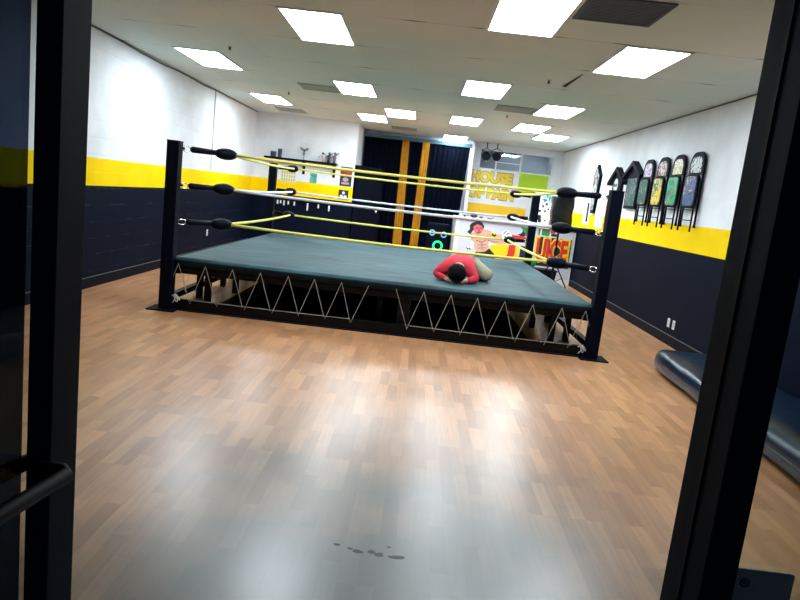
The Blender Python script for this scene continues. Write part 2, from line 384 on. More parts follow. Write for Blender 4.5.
# front wall: shop front of dark aluminium and glass
fw = mat('front_wall_paint', srgb(200, 204, 210), .6)
struct('wall_front', box(B(XL, -2.2, YF, YF+.1, 0, CEIL), 2.2, XR, YF, YF+.1, 0, CEIL), fw)
for i, (x0, x1) in enumerate(((-.590, -.55), (.51, .562), (-2.2, -2.15), (2.15, 2.2))):
    y0 = .96 if x0 > 0 else 1.0
    o = struct('trim_%d' % (i+3), B(x0, x1, y0, 1.09 if i else 1.085, 0, CEIL, .002), frame_paint)
    if i == 1:   # glazing bead and gasket line running up the right-hand post
        struct('glazing_bead', B(x0-.003, x0, 1.02, 1.03, 0, CEIL), black_rubber, o)
struct('trim_7', box(box(B(-2.15, 2.15, 1.0, 1.09, CEIL-.12, CEIL), -2.15, -.590, 1.0, 1.09, 0, .1), .562, 2.15, 1.0, 1.09, 0, .1), frame_paint)
clear = glass_mat('clear_glass', (.93, .96, .96), .5)
struct('window_2', B(.562, 2.15, 1.045, 1.051, .1, CEIL-.12), clear)
struct('window_3', B(-2.15, -.590, 1.045, 1.051, .1, CEIL-.12), clear)
# the tinted glass door standing open towards the street, with bars on both faces
def quad_prism(p, q, t, z0, z1):
    d = (Vector(q)-Vector(p)).normalized(); n = Vector((-d.y, d.x))*t/2
    return P([tuple(Vector(p)+n), tuple(Vector(q)+n), tuple(Vector(q)-n), tuple(Vector(p)-n)], 'z', z0, z1)
dr = struct('door_1', quad_prism((-.582, .965), (-.70, .10), .012, .04, 2.15), glass_mat('tinted_door_glass', (.14, .20, .29), .35))
def dbar(offx, y0, y1):
    f = lambda y: -.577-(.965-y)*.142+offx
    return T([(f(y0)-offx*.9, y0, 1.05), (f(y0)-offx*.2, y0, 1.05), (f(y0), y0-.012, 1.05), (f(y1), y1, 1.05), (f(y1)-offx*.9, y1, 1.05)], .013, 12)
h1 = struct('pull_bar', dbar(.066, .985, .20), black_rubber, dr, True)
h2 = struct('push_bar', dbar(-.02, 1.015, .20), black_rubber, dr, True)
# baseboards
bb = mat('baseboard_vinyl', srgb(9, 15, 28), .55, 0, .06)
edge = mat('baseboard_edge', srgb(84, 90, 90), .4)
for nm, xa, xb, xe in (('baseboard_left', XL, XL+.012, XL+.014), ('baseboard_right', XR-.012, XR, XR-.014)):
    o = struct(nm, B(xa, xb, YF+.1, YJ if 'left' in nm else YB, 0, .125), bb)
    struct('top_edge', B(min(xa, xe), max(xb, xe), YF+.1, YJ if 'left' in nm else YB, .125, .133), edge, o)
# wall angle of the suspended ceiling (sagging a little on the left)
pts = [(XL+.008, 1.2, CEIL-.01), (XL+.008, 8.3, CEIL-.01), (XL+.008, 9.0, CEIL-.03), (XL+.008, 9.8, CEIL-.035), (XL+.008, 10.4, CEIL-.012), (XL+.008, 11.5, CEIL-.03), (XL+.008, 12.6, CEIL-.012), (XL+.008, YJ, CEIL-.01)]
struct('trim_8', T(pts, .011, 6), mat('wall_angle', srgb(92, 96, 94), .6))
struct('trim_9', T([(XR-.008, 1.2, CEIL-.01), (XR-.008, YB, CEIL-.01)], .008, 6), mat('wall_angle', (.1, .1, .1)))
single('conduit', T([(XL+.015, 12.2, CEIL-.02), (XL+.015, 12.2, 1.58)], .012, 8), white_paint, 'thin white painted conduit running down the left wall', 'conduit', origin=(XL+.015, 12.2, 1.58))

# ------------------------------------------------------------------ ceiling: lights, vents, sprinklers
GX, GY = -.222, 5.977
def cellxy(c, r): return GX+c*.61, GY+r*1.22
lf = mat('fixture_frame', srgb(205, 210, 212), .4)
def light(c, r, label):
    x, y = cellxy(c, r); t = thing('ceiling_light', (x+.305, y+.61, CEIL), label, 'light', 'ceiling light panels')
    bm = new(); i = .035
    box(bm, x+.005, x+i, y+.005, y+1.215, CEIL-.014, CEIL-.001); box(bm, x+.61-i, x+.605, y+.005, y+1.215, CEIL-.014, CEIL-.001)
    box(bm, x+i, x+.61-i, y+.005, y+i*.6, CEIL-.014, CEIL-.001); box(bm, x+i, x+.61-i, y+1.22-i*.6, y+1.215, CEIL-.014, CEIL-.001)
    obj('frame', bm, lf, t)
    obj('diffuser', B(x+i, x+.61-i, y+i*.6, y+1.22-i*.6, CEIL-.010, CEIL-.003), light_emit, t)
for c, r, lb in (
    (-2, 0, 'lit ceiling panel nearest the viewer on the left half of the ceiling'),
    (1, -1, 'large lit ceiling panel cut off by the top edge, beside the dark return grille'),
    (3, 0, 'lit ceiling panel nearest the right wall, just behind the dark return grille'),
    (-5, 2, 'lit ceiling panel nearest the left wall, in front of another along that wall'),
    (-2, 3, 'lit ceiling panel with a small grey vent touching its left side'),
    (1, 2, 'lit ceiling panel in the middle column, second from the viewer'),
    (3, 3, 'lit ceiling panel with a small grey vent touching its left side, right half'),
    (-5, 5, 'lit ceiling panel by the left wall, the farther of the two along it'),
    (-1, 5, 'lit ceiling panel before the curtain, right one of a staggered pair'),
    (-2, 6, 'lit ceiling panel before the curtain, left one of a staggered pair'),
    (1, 5, 'lit ceiling panel in the middle column, third from the viewer'),
    (3, 5, 'lit ceiling panel toward the rear right, left one of a staggered pair'),
    (4, 6, 'farthest lit ceiling panel toward the right wall'),
    (1, 8, 'farthest lit ceiling panel, just before the right end of the curtain')):
    light(c, r, lb)
def vent(c, r, dark, label, w=.61, d=.61):
    x, y = cellxy(c, r); t = thing('ceiling_vent', (x+w/2, y+d/2, CEIL), label, 'vent')
    fm = mat('vent_dark', srgb(50, 64, 82), .6) if dark else mat('vent_grey', srgb(140, 150, 146), .6)
    sm = mat('slat_dark', srgb(56, 70, 90), .5) if dark else mat('slat_grey', srgb(160, 168, 162), .5)
    bm = new(); box(bm, x+.01, x+w-.01, y+.01, y+.04, CEIL-.012, CEIL-.001); box(bm, x+.01, x+w-.01, y+d-.04, y+d-.01, CEIL-.012, CEIL-.001)
    box(bm, x+.01, x+.04, y+.04, y+d-.04, CEIL-.012, CEIL-.001); box(bm, x+w-.04, x+w-.01, y+.04, y+d-.04, CEIL-.012, CEIL-.001)
    obj('frame', bm, fm, t)
    bm = new(); n = 16
    for k in range(n):
        yy = y+.05+(d-.1)*k/(n-1); box(bm, x+.04, x+w-.04, yy-.009, yy+.009, CEIL-.008, CEIL-.004)
    obj('grille', bm, sm, t); obj('backing', B(x+.04, x+w-.04, y+.04, y+d-.04, CEIL-.003, CEIL-.001), fm, t)
vent(2, -1, True, 'large dark return air grille beside the nearest middle light panel')
vent(-3, 3.5, False, 'grey ceiling vent left of a light panel, front left')
vent(2, 3.45, False, 'pale grey ceiling vent left of a light panel, right half of the ceiling')
vent(-1, 7.5, False, 'small grey vent in the ceiling before the navy curtain')
vent(-4.9, 6.5, False, 'small grey vent behind the farther light panel by the left wall')
for i, (x, y, lb) in enumerate(((GX-3.6*.61, GY+1.67*1.22, 'small dark sprinkler head nearest the viewer, between the two front left light panels'),
        (GX-3.57*.61, GY+4.48*1.22, 'small dark sprinkler head between the left wall panels and the grey vent'),
        (GX+2.54*.61, GY+1.58*1.22, 'small dark sprinkler head left of the gaping ceiling tile'),
        (GX+2.47*.61, GY+4.32*1.22, 'small dark sprinkler head behind the pale vent on the right half'))):
    t = thing('sprinkler_head', (x, y, CEIL), lb, 'sprinkler')
    obj('collar', T([(x, y, CEIL-.001), (x, y, CEIL-.008)], .028, 14), lf, t); obj('nozzle', T([(x, y, CEIL-.008), (x, y, CEIL-.035), (x, y, CEIL-.04)], [.01, .01, .02], 10), black_steel, t)
x, y = cellxy(2.96, 1.15)
single('tile_gap', P([(x, y), (x+.012, y+.02), (x+.006, y+.85), (x-.045, y+.80)], 'z', CEIL-.004, CEIL-.0005), mat('gap_dark', srgb(40, 42, 44), .9), 'dark sliver where a ceiling tile has slipped out of its grid', 'ceiling gap', origin=(x, y, CEIL-.004))

# ------------------------------------------------------------------ wrestling ring
RX0, RX1, RY0, RY1 = -2.71, 2.09, 7.12, 11.92
RC = ((RX0+RX1)/2, (RY0+RY1)/2)
ring = thing('wrestling_ring', (RC[0], RC[1], 0), 'wrestling ring with black corner posts, dark teal canvas and yellow and white ropes', 'wrestling ring')
MZ = .60; PH = 1.835
CX0, CX1, CY0, CY1 = -2.61, 2.04, RY0, RY1
RX0, RX1 = -2.665, 2.075
corners = [(RX0, RY0, 1, 1), (RX1, RY0, -1, 1), (RX0, RY1, 1, -1), (RX1, RY1, -1, -1)]
for (cx, cy, sx, sy) in corners:
    bm = new(); box(bm, cx-.066, cx+.066, cy-.066, cy+.066, .014, PH, .008)
    p = obj('corner_post', bm, black_steel, ring)
    bm = new(); box(bm, cx-.17 if sx > 0 else cx-.14, cx+.14 if sx > 0 else cx+.17, cy-.15, cy+.14, 0, .014, .003)
    obj('base_plate', bm, black_steel, p)
    obj('post_cap', B(cx-.069, cx+.069, cy-.069, cy+.069, PH-.004, PH+.006, .003), black_steel, p)
# canvas and its wrapped edge
def canvas_shape(x0, x1, y0, y1, z0, z1, r=.05):
    bm = new(); nx = 40; prof = [(0, z0), (0, z1-r)] + [(r-r*math.cos(a), z1-r+r*math.sin(a)) for a in [PI/2*k/5 for k in range(1, 6)]]
    loops = []
    for (ins, z) in prof:
        loop = []
        for side in range(4):
            for k in range(nx):
                f = k/nx
                wob = .006*math.sin(f*37+side)+.004*math.sin(f*91+side*2)
                off = ins+(wob if z < z1-.01 else 0)
                a, b, c, d = x0+off, x1-off, y0+off, y1-off
                P_ = [(a+(b-a)*f, c), (b, c+(d-c)*f), (b-(b-a)*f, d), (a, d-(d-c)*f)][side]
                loop.append(bm.verts.new((P_[0], P_[1], z+(0.004*math.sin(f*25+side) if z == z0 else 0))))
        loops.append(loop)
    n = len(loops[0])
    for i in range(len(loops)-1):
        for k in range(n): bm.faces.new((loops[i][k], loops[i][(k+1) % n], loops[i+1][(k+1) % n], loops[i+1][k]))
    bm.faces.new(loops[-1]); bm.faces.new(loops[0][::-1])
    return bm
cvs = obj('canvas', canvas_shape(CX0, CX1, CY0, CY1, .50, MZ), [canvas_mat(), mat('canvas_hem', srgb(14, 28, 38), .7, 0, .15)], ring, True)
for p_ in cvs.data.polygons:      # the hem wrapped down over the edge is a darker cloth
    if p_.center.z < MZ-.035: p_.material_index = 1
obj('rear_blackout', B(CX0+.25, CX1-.25, CY1-.10, CY1-.09, .002, .41), black_rubber, ring)  # added sheet blocking the view through, so the underside of the ring stays dark
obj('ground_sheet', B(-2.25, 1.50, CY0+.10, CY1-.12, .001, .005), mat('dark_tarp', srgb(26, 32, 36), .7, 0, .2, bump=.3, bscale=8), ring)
obj('apron_skirt', P([(CX0+.015, .47), (CX1-.015, .47), (CX1-.015, .51), (CX0+.015, .51)], 'y', CY0+.015, CY0+.03), black_rubber, ring)
# frame: lower beams, upper beams, legs, cross beams
fr_bot, fr_top = .0, .13
ins = .06
for (a, b, c, d) in ((RX0+.08, RX1-.08, CY0-.015, CY0+.055), (RX0+.08, RX1-.08, CY1-.055, CY1+.015)):
    bm = new(); box(bm, a, b, c, d, 0, .012); box(bm, a, b, (c+d)/2-.008, (c+d)/2+.008, .012, .118); box(bm, a, b, c+.01, d-.01, .118, .13)
    obj('lower_beam', bm, frame_black, ring)
for (a, b) in ((RX0-.035, RX0+.035), (RX1-.035, RX1+.035)):
    obj('lower_beam', B(a, b, RY0+.08, RY1-.08, .09, .16, .004), frame_black, ring)
    obj('upper_beam', B(a+.08 if a < 0 else a-.08, b+.08 if a < 0 else b-.08, RY0+.08, RY1-.08, .40, .495, .004), frame_black, ring)
for (c, d) in ((CY0+.05, CY0+.12), (CY1-.12, CY1-.05)):
    obj('upper_beam', B(RX0+.14, RX1-.14, c, d, .41, .495, .004), frame_black, ring)
for k in range(1, 8):
    y = RY0+k*4.8/8; obj('cross_beam', B(RX0+.12, RX1-.12, y-.03, y+.03, .40, .495), frame_black, ring)
obj('deck_board', B(CX0+.03, CX1-.03, CY0+.03, CY1-.03, .496, .52), mat('plywood_underside', srgb(34, 32, 32), .8), ring)
for x in (-2.30, -.31, 1.68):
    for y in (CY0+.30, 8.6, 9.9, CY1-.3):
        obj('leg', B(x-.035, x+.035, y-.035, y+.035, 0, .40, .003), frame_black, ring)
for (x, y) in ((RX0+.08, 8.0), (RX0+.08, 9.0), (RX0+.08, 10.2), (RX1-.08, 8.0), (RX1-.08, 9.2), (RX1-.08, 10.4)):
    obj('leg', B(x-.035, x+.035, y-.035, y+.035, 0, .40, .003), frame_black, ring)
obj('leg', B(-.10, .04, CY0+.10, CY0+.13, .0, .41), frame_black, ring)
# lacing of the front: single cords in pairs from the canvas hem to the lower beam
ltx = [-2.55, -2.25, -1.95, -1.64, -1.33, -1.04, -.74, -.44, -.14, .17, .47, .76, 1.06, 1.37, 1.69, 1.95]
yt, yb = CY0-.006, CY0-.022
def lace(p, q): obj('lacing_cord', T([p, q], .0030, 5), cord, ring)
for i, x in enumerate(ltx):
    top = (x, yt, .525)
    if i == 7: lace(top, (x-.16, yb, .09)); continue
    if i == 8: lace(top, (x+.17, yb, .09)); continue
    lace(top, (x-.145, yb, .095)); 
    lace(top, (x+.145 if i not in (6,) else x+.13, yb+.003, .115))
for (x0, x1) in ((-2.4, -.62), (.05, 1.86)):
    obj('lacing_cord', T([(x0, yb-.006, .135), ((x0+x1)/2, yb-.006, .13), (x1, yb-.006, .135)], .0032, 5), cord, ring)
def knot(x, z):
    bm = new()
    for k in range(7):
        a = k*1.9; tube(bm, [(x, yb-.012, z), (x+.022*math.cos(a), yb-.022, z+.022*math.sin(a)), (x+.05*math.cos(a*1.3), yb-.014, z-.045+.04*math.sin(a))], .005, 5)
    ellipsoid(bm, (x, yb-.014, z), .018, .014, .018)
    obj('cord_knot', bm, white_rope, ring)
knot(-2.55, .17); knot(1.96, .13)
# side lacings, seen through the corners
for (x, y0) in ((RX0+.085, RY0+.2), (RX1-.085, RY0+.2)):
    for k in range(7):
        y = y0+k*.62
        lace((x, y, .50), (x, y+.15, .15)); lace((x, y+.31, .50), (x, y+.15, .15))
# turnbuckles and ropes
ropes = ((1.77, 'yellow'), (1.375, 'white'), (.975, 'yellow'))
OFF = .47
def turnbuckle(cx, cy, sx, sy, z):
    d = Vector((sx, sy, 0)).normalized(); a = Vector((cx, cy, z))+d*.11
    t = obj('turnbuckle', T([a+d*.07, a+d*.09, a+d*.38], [.020, .034, .030], 12), pad_black, ring, True)
    e = Vector((cx+sx*OFF, cy+sy*OFF, z))
    rot = Matrix.Rotation(math.atan2(sy, sx), 4, 'Z')
    bm = new(); ellipsoid(bm, e-d*.06, .14, .08, .066, rot); obj('turnbuckle_pad', bm, pad_black, t, True)
    bm = new(); c = a+d*.02
    pts = [c+d*(.045*math.cos(k*PI/8))+Vector((0, 0, .030*math.sin(k*PI/8))) for k in range(16)]
    tube(bm, pts, .006, 6, closed=True); obj('hook', bm, chrome, t, True)
    obj('eye_bolt', T([Vector((cx, cy, z))+d*.09, a+d*.0], .012, 8), black_steel, t)
    return e
for (cx, cy, sx, sy) in corners:
    for z, c in ropes: turnbuckle(cx, cy, sx, sy, z)
for z, c in ropes:
    m = yellow_rope if c == 'yellow' else white_rope; rr = .0165
    p = {(sx, sy): Vector((cx+sx*OFF, cy+sy*OFF, z)) for (cx, cy, sx, sy) in corners}
    for (u, v) in (((1, 1), (-1, 1)), ((1, -1), (-1, -1)), ((1, 1), (1, -1)), ((-1, 1), (-1, -1))):
        A, Bp = p[u], p[v]; mid = 9
        pts = []
        for k in range(mid+1):
            f = k/mid; q = A.lerp(Bp, f); q.z -= .02*(1-(2*f-1)**2); pts.append(q)
        obj('%s_rope' % c, T(pts, rr, 10), m, ring, True)
# ------------------------------------------------------------------ person crouched face down on the mat
def skinned(name, verts, edges, radii, m, parent, root=0, sub=2):
    me = bpy.data.meshes.new(name); inv = MW[parent].inverted() if parent is not None else Matrix.Identity(4)
    me.from_pydata([inv @ Vector(v) for v in verts], edges, []); me.materials.append(m)
    o = bpy.data.objects.new(name, me); COL.objects.link(o)
    if parent is not None: o.parent = parent; MW[o] = MW[parent]
    md = o.modifiers.new('Skin', 'SKIN'); md.use_smooth_shade = True
    for i, r in enumerate(radii):
        sv = me.skin_vertices[0].data[i]; rr = r if isinstance(r, tuple) else (r, r); sv.radius = rr; sv.use_root = (i == root)
    s = o.modifiers.new('Sub', 'SUBSURF'); s.levels = sub; s.render_levels = sub
    dg = bpy.context.evaluated_depsgraph_get(); dg.update()
    me2 = bpy.data.meshes.new_from_object(o.evaluated_get(dg)); o.modifiers.clear(); o.data = me2
    for p_ in me2.polygons: p_.use_smooth = True
    return o
person = thing('person', (.60, 7.85, MZ), 'person in red shirt and khaki trousers curled face down on the ring canvas', 'person')
Z = MZ
V = dict(pelvis=(.64, 8.22, Z+.17), belly=(.62, 8.07, Z+.215), chest=(.57, 7.90, Z+.20), neckb=(.545, 7.76, Z+.155), neck=(.54, 7.69, Z+.125), head=(.535, 7.60, Z+.115), crown=(.53, 7.52, Z+.11),
         shl=(.40, 7.80, Z+.155), ell=(.295, 7.78, Z+.058), wrl=(.44, 7.63, Z+.03), hal=(.49, 7.60, Z+.018),
         shr=(.70, 7.82, Z+.15), elr=(.775, 7.70, Z+.055), wrr=(.63, 7.63, Z+.03), har=(.58, 7.60, Z+.018),
         hipr=(.76, 8.20, Z+.17), knr=(.965, 7.98, Z+.075), anr=(.86, 8.38, Z+.05), fotr=(.85, 8.50, Z+.035),
         hipl=(.53, 8.24, Z+.16), knl=(.43, 8.02, Z+.07), anl=(.52, 8.42, Z+.05), fotl=(.53, 8.54, Z+.035))
def chain(names_edges, rad, *a, **k):
    names = []; 
    for e in names_edges:
        for n_ in e:
            if n_ not in names: names.append(n_)
    return [V[n_] for n_ in names], [(names.index(a_), names.index(b_)) for a_, b_ in names_edges], [rad[n_] for n_ in names]
body_r = dict(pelvis=.125, belly=.11, chest=.12, neckb=.075, neck=.05, head=.088, crown=.06, shl=.055, ell=.040, wrl=.027, hal=.026, shr=.055, elr=.040, wrr=.027, har=.026,
              hipr=.095, knr=.06, anr=.038, fotr=.03, hipl=.095, knl=.06, anl=.038, fotl=.03)
be = [('pelvis', 'belly'), ('belly', 'chest'), ('chest', 'neckb'), ('neckb', 'neck'), ('neck', 'head'), ('head', 'crown'), ('chest', 'shl'), ('shl', 'ell'), ('ell', 'wrl'), ('wrl', 'hal'),
      ('chest', 'shr'), ('shr', 'elr'), ('elr', 'wrr'), ('wrr', 'har'), ('pelvis', 'hipr'), ('hipr', 'knr'), ('knr', 'anr'), ('anr', 'fotr'), ('pelvis', 'hipl'), ('hipl', 'knl'), ('knl', 'anl'), ('anl', 'fotl')]
body = skinned('body', *chain(be, body_r), skin, person)
for side, sgn in (('hal', 1), ('har', -1)):
    hx, hy, hz = V[side]
    for k, (l_, o_) in enumerate(((.060, -.024), (.070, -.008), (.066, .008), (.052, .022))):
        vs = [(hx+o_, hy, hz), (hx+o_*1.25+sgn*.01, hy-l_*.55, hz+.008), (hx+o_*1.3+sgn*.016, hy-l_, hz-.004)]
        skinned('finger', vs, [(0, 1), (1, 2)], [.0095, .0085, .007], skin, body, sub=1)
    skinned('thumb', [(hx+sgn*.02, hy+.02, hz), (hx+sgn*.042, hy-.005, hz+.004), (hx+sgn*.046, hy-.028, hz)], [(0, 1), (1, 2)], [.011, .010, .008], skin, body, sub=1)
shirt_r = dict(pelvis=.128, belly=.135, chest=.145, neckb=.092, shl=.082, ell=.058, shr=.082, elr=.058)
V['midl'] = (.42, 7.64, Z+.035); V['midr'] = (.66, 7.635, Z+.035)
shirt_r['midl'] = shirt_r['midr'] = .037; V['neckb'] = (.545, 7.74, Z+.15)
skinned('shirt', *chain([('pelvis', 'belly'), ('belly', 'chest'), ('chest', 'neckb'), ('chest', 'shl'), ('shl', 'ell'), ('ell', 'midl'), ('chest', 'shr'), ('shr', 'elr'), ('elr', 'midr')], shirt_r), red_shirt, person)
tr_r = dict(pelvis=.135, hipr=.115, knr=.078, anr=.05, hipl=.112, knl=.075, anl=.05)
skinned('trousers', *chain([('pelvis', 'hipr'), ('hipr', 'knr'), ('knr', 'anr'), ('pelvis', 'hipl'), ('hipl', 'knl'), ('knl', 'anl')], tr_r), khaki, person)
bm = new(); ellipsoid(bm, (.533, 7.585, Z+.122), .108, .135, .112, u=24, v=16)
for v in bm.verts:
    n_ = math.sin(v.co.x*130)*math.sin(v.co.y*110)*.004; v.co += (v.co-Vector((.533, 7.575, Z+.12))).normalized()*n_
    if v.co.z < Z+.045: v.co.z = Z+.045
obj('hair', bm, hair_m, person, True)
for nx_ in (.436, .631):
    bm = new(); ellipsoid(bm, (nx_, 7.605, Z+.10), .012, .022, .032); obj('ear', bm, skin, body, True)
for (x, y) in ((.853, 8.49), (.533, 8.53)):
    bm = new(); ellipsoid(bm, (x, y, Z+.042), .045, .10, .038); obj('shoe', bm, sole_m, person, True)

# ------------------------------------------------------------------ crash mat by the right wall
def crash_mat():
    bm = new(); y0, y1 = 2.4, 7.15; x0, x1 = 2.55, XR-.02; h = .26
    N_ = 14; loops = []
    ys = [y0+(y1-y0)*k/34 for k in range(35)]
    for y in ys:
        e = max(0, (y-(y1-.42))/.42); k = math.sqrt(max(0.0, 1-e*e)) if e > 0 else 1
        k = max(k, .03); b_ = max(0, (y0+.15-y)/.15); k *= math.sqrt(max(.02, 1-b_*b_)) if b_ > 0 else 1
        hh = h*(.35+.65*k)*(1+.03*math.sin(y*4.1)); lo = []
        w0 = x0+(1-k)*.30+max(0, y-3.5)*.035; w1 = x1-(1-k)*.16
        for s in range(28):
            a = 2*PI*s/28; ca, sa = math.cos(a), math.sin(a)
            ex = .52; px = math.copysign(abs(ca)**ex, ca); pz = math.copysign(abs(sa)**ex, sa)
            lo.append(bm.verts.new(((w0+w1)/2+px*(w1-w0)/2, y, max(.001, hh/2+pz*hh/2+.006*math.sin(y*7+s)))))
        loops.append(lo)
    for i in range(len(loops)-1):
        for s in range(28): bm.faces.new((loops[i][s], loops[i][(s+1) % 28], loops[i+1][(s+1) % 28], loops[i+1][s]))
    bm.faces.new(loops[0][::-1]); bm.faces.new(loops[-1]); return bm
t = thing('crash_mat', (3.03, 5.0, 0), 'long dark blue vinyl crash mat with a rounded end lying along the right wall', 'mat')
obj('cushion', crash_mat(), vinyl_mat, t, True)
obj('welt', T([(2.55, 2.7, .13), (2.55, 3.5, .13), (2.662, 6.6, .13)], .006, 6), mat('welt', srgb(16, 30, 48), .4), t)

# ------------------------------------------------------------------ folding chairs hanging on the right wall
def art_mat(name, cols, scale, seed):
    m = bpy.data.materials.new(name); m.use_nodes = True
    N, L = nt(m); b = N['Principled BSDF']; tc = N.new('ShaderNodeTexCoord')
    mp = N.new('ShaderNodeMapping'); mp.inputs['Location'].default_value = (seed, seed*.7, seed*.3); L.new(tc.outputs['Object'], mp.inputs['Vector'])
    no = N.new('ShaderNodeTexNoise'); no.inputs['Scale'].default_value = scale; no.inputs['Detail'].default_value = 2; no.inputs['Distortion'].default_value = 1.5
    L.new(mp.outputs['Vector'], no.inputs['Vector'])
    cr = N.new('ShaderNodeValToRGB'); cr.color_ramp.interpolation = 'CONSTANT'; e = cr.color_ramp.elements
    n = len(cols)
    for i, c in enumerate(cols):
        pos = 0 if i == 0 else .34+.32*i/(n-1)-.04
        x = e[0] if i == 0 else (e[1] if i == 1 else e.new(pos)); x.position = pos; x.color = (*srgb(*c), 1)
    L.new(no.outputs['Fac'], cr.inputs['Fac']); L.new(cr.outputs['Color'], b.inputs['Base Color']); b.inputs['Roughness'].default_value = .35
    return m
XW = XR
def chair(yc, label, seat_cols, back_cols, seed):
    t = thing('folding_chair', (XW-.04, yc, 1.49), label, 'chair', 'folding chairs hanging on the right wall')
    w = .43; z0 = 1.49
    # back frame: an inverted U tube with the rounded backrest
    def U(wd, zt, zb, r, dx):
        pts = [(XW-dx, yc-wd/2, zb), (XW-dx, yc-wd/2, zt-r)]
        pts += [(XW-dx, yc-wd/2+r-r*math.cos(a), zt-r+r*math.sin(a)) for a in [PI/2*k/5 for k in range(1, 6)]]
        pts += [(XW-dx, yc+wd/2-r+r*math.sin(a), zt-r+r*math.cos(a)) for a in [PI/2*k/5 for k in range(0, 6)]]
        pts += [(XW-dx, yc+wd/2, zb)]; return pts
    obj('back_frame', T(U(w, z0+.985, z0+.06, .15, .035), .014, 8), black_steel, t, True)
    b = obj('backrest', P([(yc+p[0], p[1]) for p in ([(-w/2+.01, z0+.72), (w/2-.01, z0+.72)] + [(w/2-.01-.13+.13*math.cos(a), z0+.835+.135*math.sin(a)) for a in [PI/2*k/6 for k in range(7)]] + [(-w/2+.01+.13-.13*math.sin(a), z0+.835+.135*math.cos(a)) for a in [PI/2*k/6 for k in range(7)]])], 'x', XW-.05, XW-.035), black_paint, t)
    obj('backrest_picture', P([(yc+p[0], p[1]) for p in ([(-w/2+.055, z0+.735), (w/2-.055, z0+.735)] + [(w/2-.055-.10+.10*math.cos(a), z0+.83+.105*math.sin(a)) for a in [PI/2*k/6 for k in range(7)]] + [(-w/2+.055+.10-.10*math.sin(a), z0+.83+.105*math.cos(a)) for a in [PI/2*k/6 for k in range(7)]])], 'x', XW-.053, XW-.050), art_mat('picture_back_%d' % seed, back_cols, 9, seed+20), b)
    s = obj('seat', P(rrect(yc, z0+.50, .40, .42, .07), 'x', XW-.085, XW-.055), black_paint, t)
    obj('seat_picture', P(rrect(yc, z0+.505, .34, .37, .06), 'x', XW-.088, XW-.085), art_mat('picture_seat_%d' % seed, seat_cols, 7, seed), s)
    for sg in (-1, 1):
        obj('leg', T([(XW-.075, yc+sg*.19, z0+.70), (XW-.07, yc+sg*.19, z0+.0)], .012, 8), black_steel, t, True)
        obj('foot_cap', T([(XW-.035, yc+sg*w/2, z0+.05), (XW-.035, yc+sg*w/2, z0+.085)], .018, 8), black_rubber, t)
    for z in (.14, .27):
        obj('stretcher', T([(XW-.07, yc-.19, z0+z), (XW-.07, yc+.19, z0+z)], .007, 6), black_steel, t)
DG = (38, 84, 82)
chair(10.26, 'black folding chair with green seat picture, farthest of the four on the wall', [DG, (54, 110, 100), (30, 62, 66), (196, 170, 110)], [(214, 200, 222), (150, 140, 160), (226, 220, 226)], 1)
chair(9.66, 'black folding chair on the wall with yellow and white seat picture', [(226, 190, 60), (240, 206, 64), (60, 110, 60), (232, 214, 206)], [(210, 196, 190), (120, 80, 80), (230, 220, 215)], 2)
chair(9.09, 'black folding chair on the wall with red and bright green seat picture', [(214, 74, 90), (50, 190, 140), (40, 160, 120), (60, 120, 110)], [(206, 190, 80), (230, 230, 226), (90, 80, 70)], 3)
chair(8.50, 'black folding chair with blue and beige seat picture, nearest of the four on the wall', [(66, 92, 140), (84, 110, 156), (40, 60, 90), (214, 190, 160)], [(60, 66, 72), (190, 200, 200), (20, 26, 34)], 4)

# ------------------------------------------------------------------ gabled painted plaques on the right wall
def plaque(yc, zt, zb, zr, half, bodyw, label, art, tilt=0):
    """black gabled board: roof peak zt, eaves zr, foot zb"""
    t = thing('gabled_plaque', (XW, yc, zb), label, 'wall plaque')
    bod = [(yc-bodyw/2, zb), (yc+bodyw/2, zb), (yc+bodyw/2, zr), (yc, zt-.06), (yc-bodyw/2, zr)]
    obj('board', P(bod, 'x', XW-.05, XW-.002), black_paint, t)
    th = .055; bm = new()
    for s in (-1, 1):
        prism(bm, [(yc, zt), (yc+s*half, zr), (yc+s*half, zr-th), (yc, zt-th*1.4)], 'x', XW-.10, XW-.002)
    obj('roof', bm, black_steel, t)
    iw = bodyw-.10
    obj('painting', P([(yc-iw/2, zb+.05), (yc+iw/2, zb+.05), (yc+iw/2, zr-.05), (yc-iw/2, zr-.05)], 'x', XW-.054, XW-.050), art, t)
    return t
plaque(10.93, 2.50, 1.73, 2.27, .44, .56, 'tall black gabled board with dark green painting beside the folding chairs', art_mat('plaque_green', [(44, 74, 78), (80, 116, 116), (30, 50, 56), (120, 150, 146)], 6, 7))
plaque(11.78, 2.44, 1.50, 2.18, .44, .50, 'black gabled board with white skull painting, above the near right ring post', mat('plaque_inner', srgb(9, 14, 26), .5, 0, .06))
# skull on it
bm = new(); yc = 11.80
for (dy, dz, r1, r2) in ((0, 0, .11, .12), (0, -.13, .07, .08)):
    prism(bm, [(yc+dy+r1*math.cos(2*PI*k/18), 2.12+dz+r2*math.sin(2*PI*k/18)) for k in range(18)], 'x', XW-.062-.002*(dz < 0), XW-.055)
pl = [o for o in COL.objects if o.name.startswith('gabled_plaque')][-1]
sk = obj('skull', bm, white_gloss, pl)
bm = new()
for dy in (-.045, .045): prism(bm, [(yc+dy+.026*math.cos(2*PI*k/12), 2.12+.03*math.sin(2*PI*k/12)) for k in range(12)], 'x', XW-.068, XW-.0625)
obj('eye_socket', bm, black_paint, sk)
t = thing('coffin_board', (XW, 13.2, 1.60), 'narrow coffin shaped board painted black and white on the right wall', 'wall plaque')
co = [(13.08, 1.60), (13.30, 1.60), (13.42, 2.34), (13.30, 2.47), (13.22, 2.55), (13.12, 2.47), (12.96, 2.34)]
obj('board', P(co, 'x', XW-.05, XW), black_paint, t)
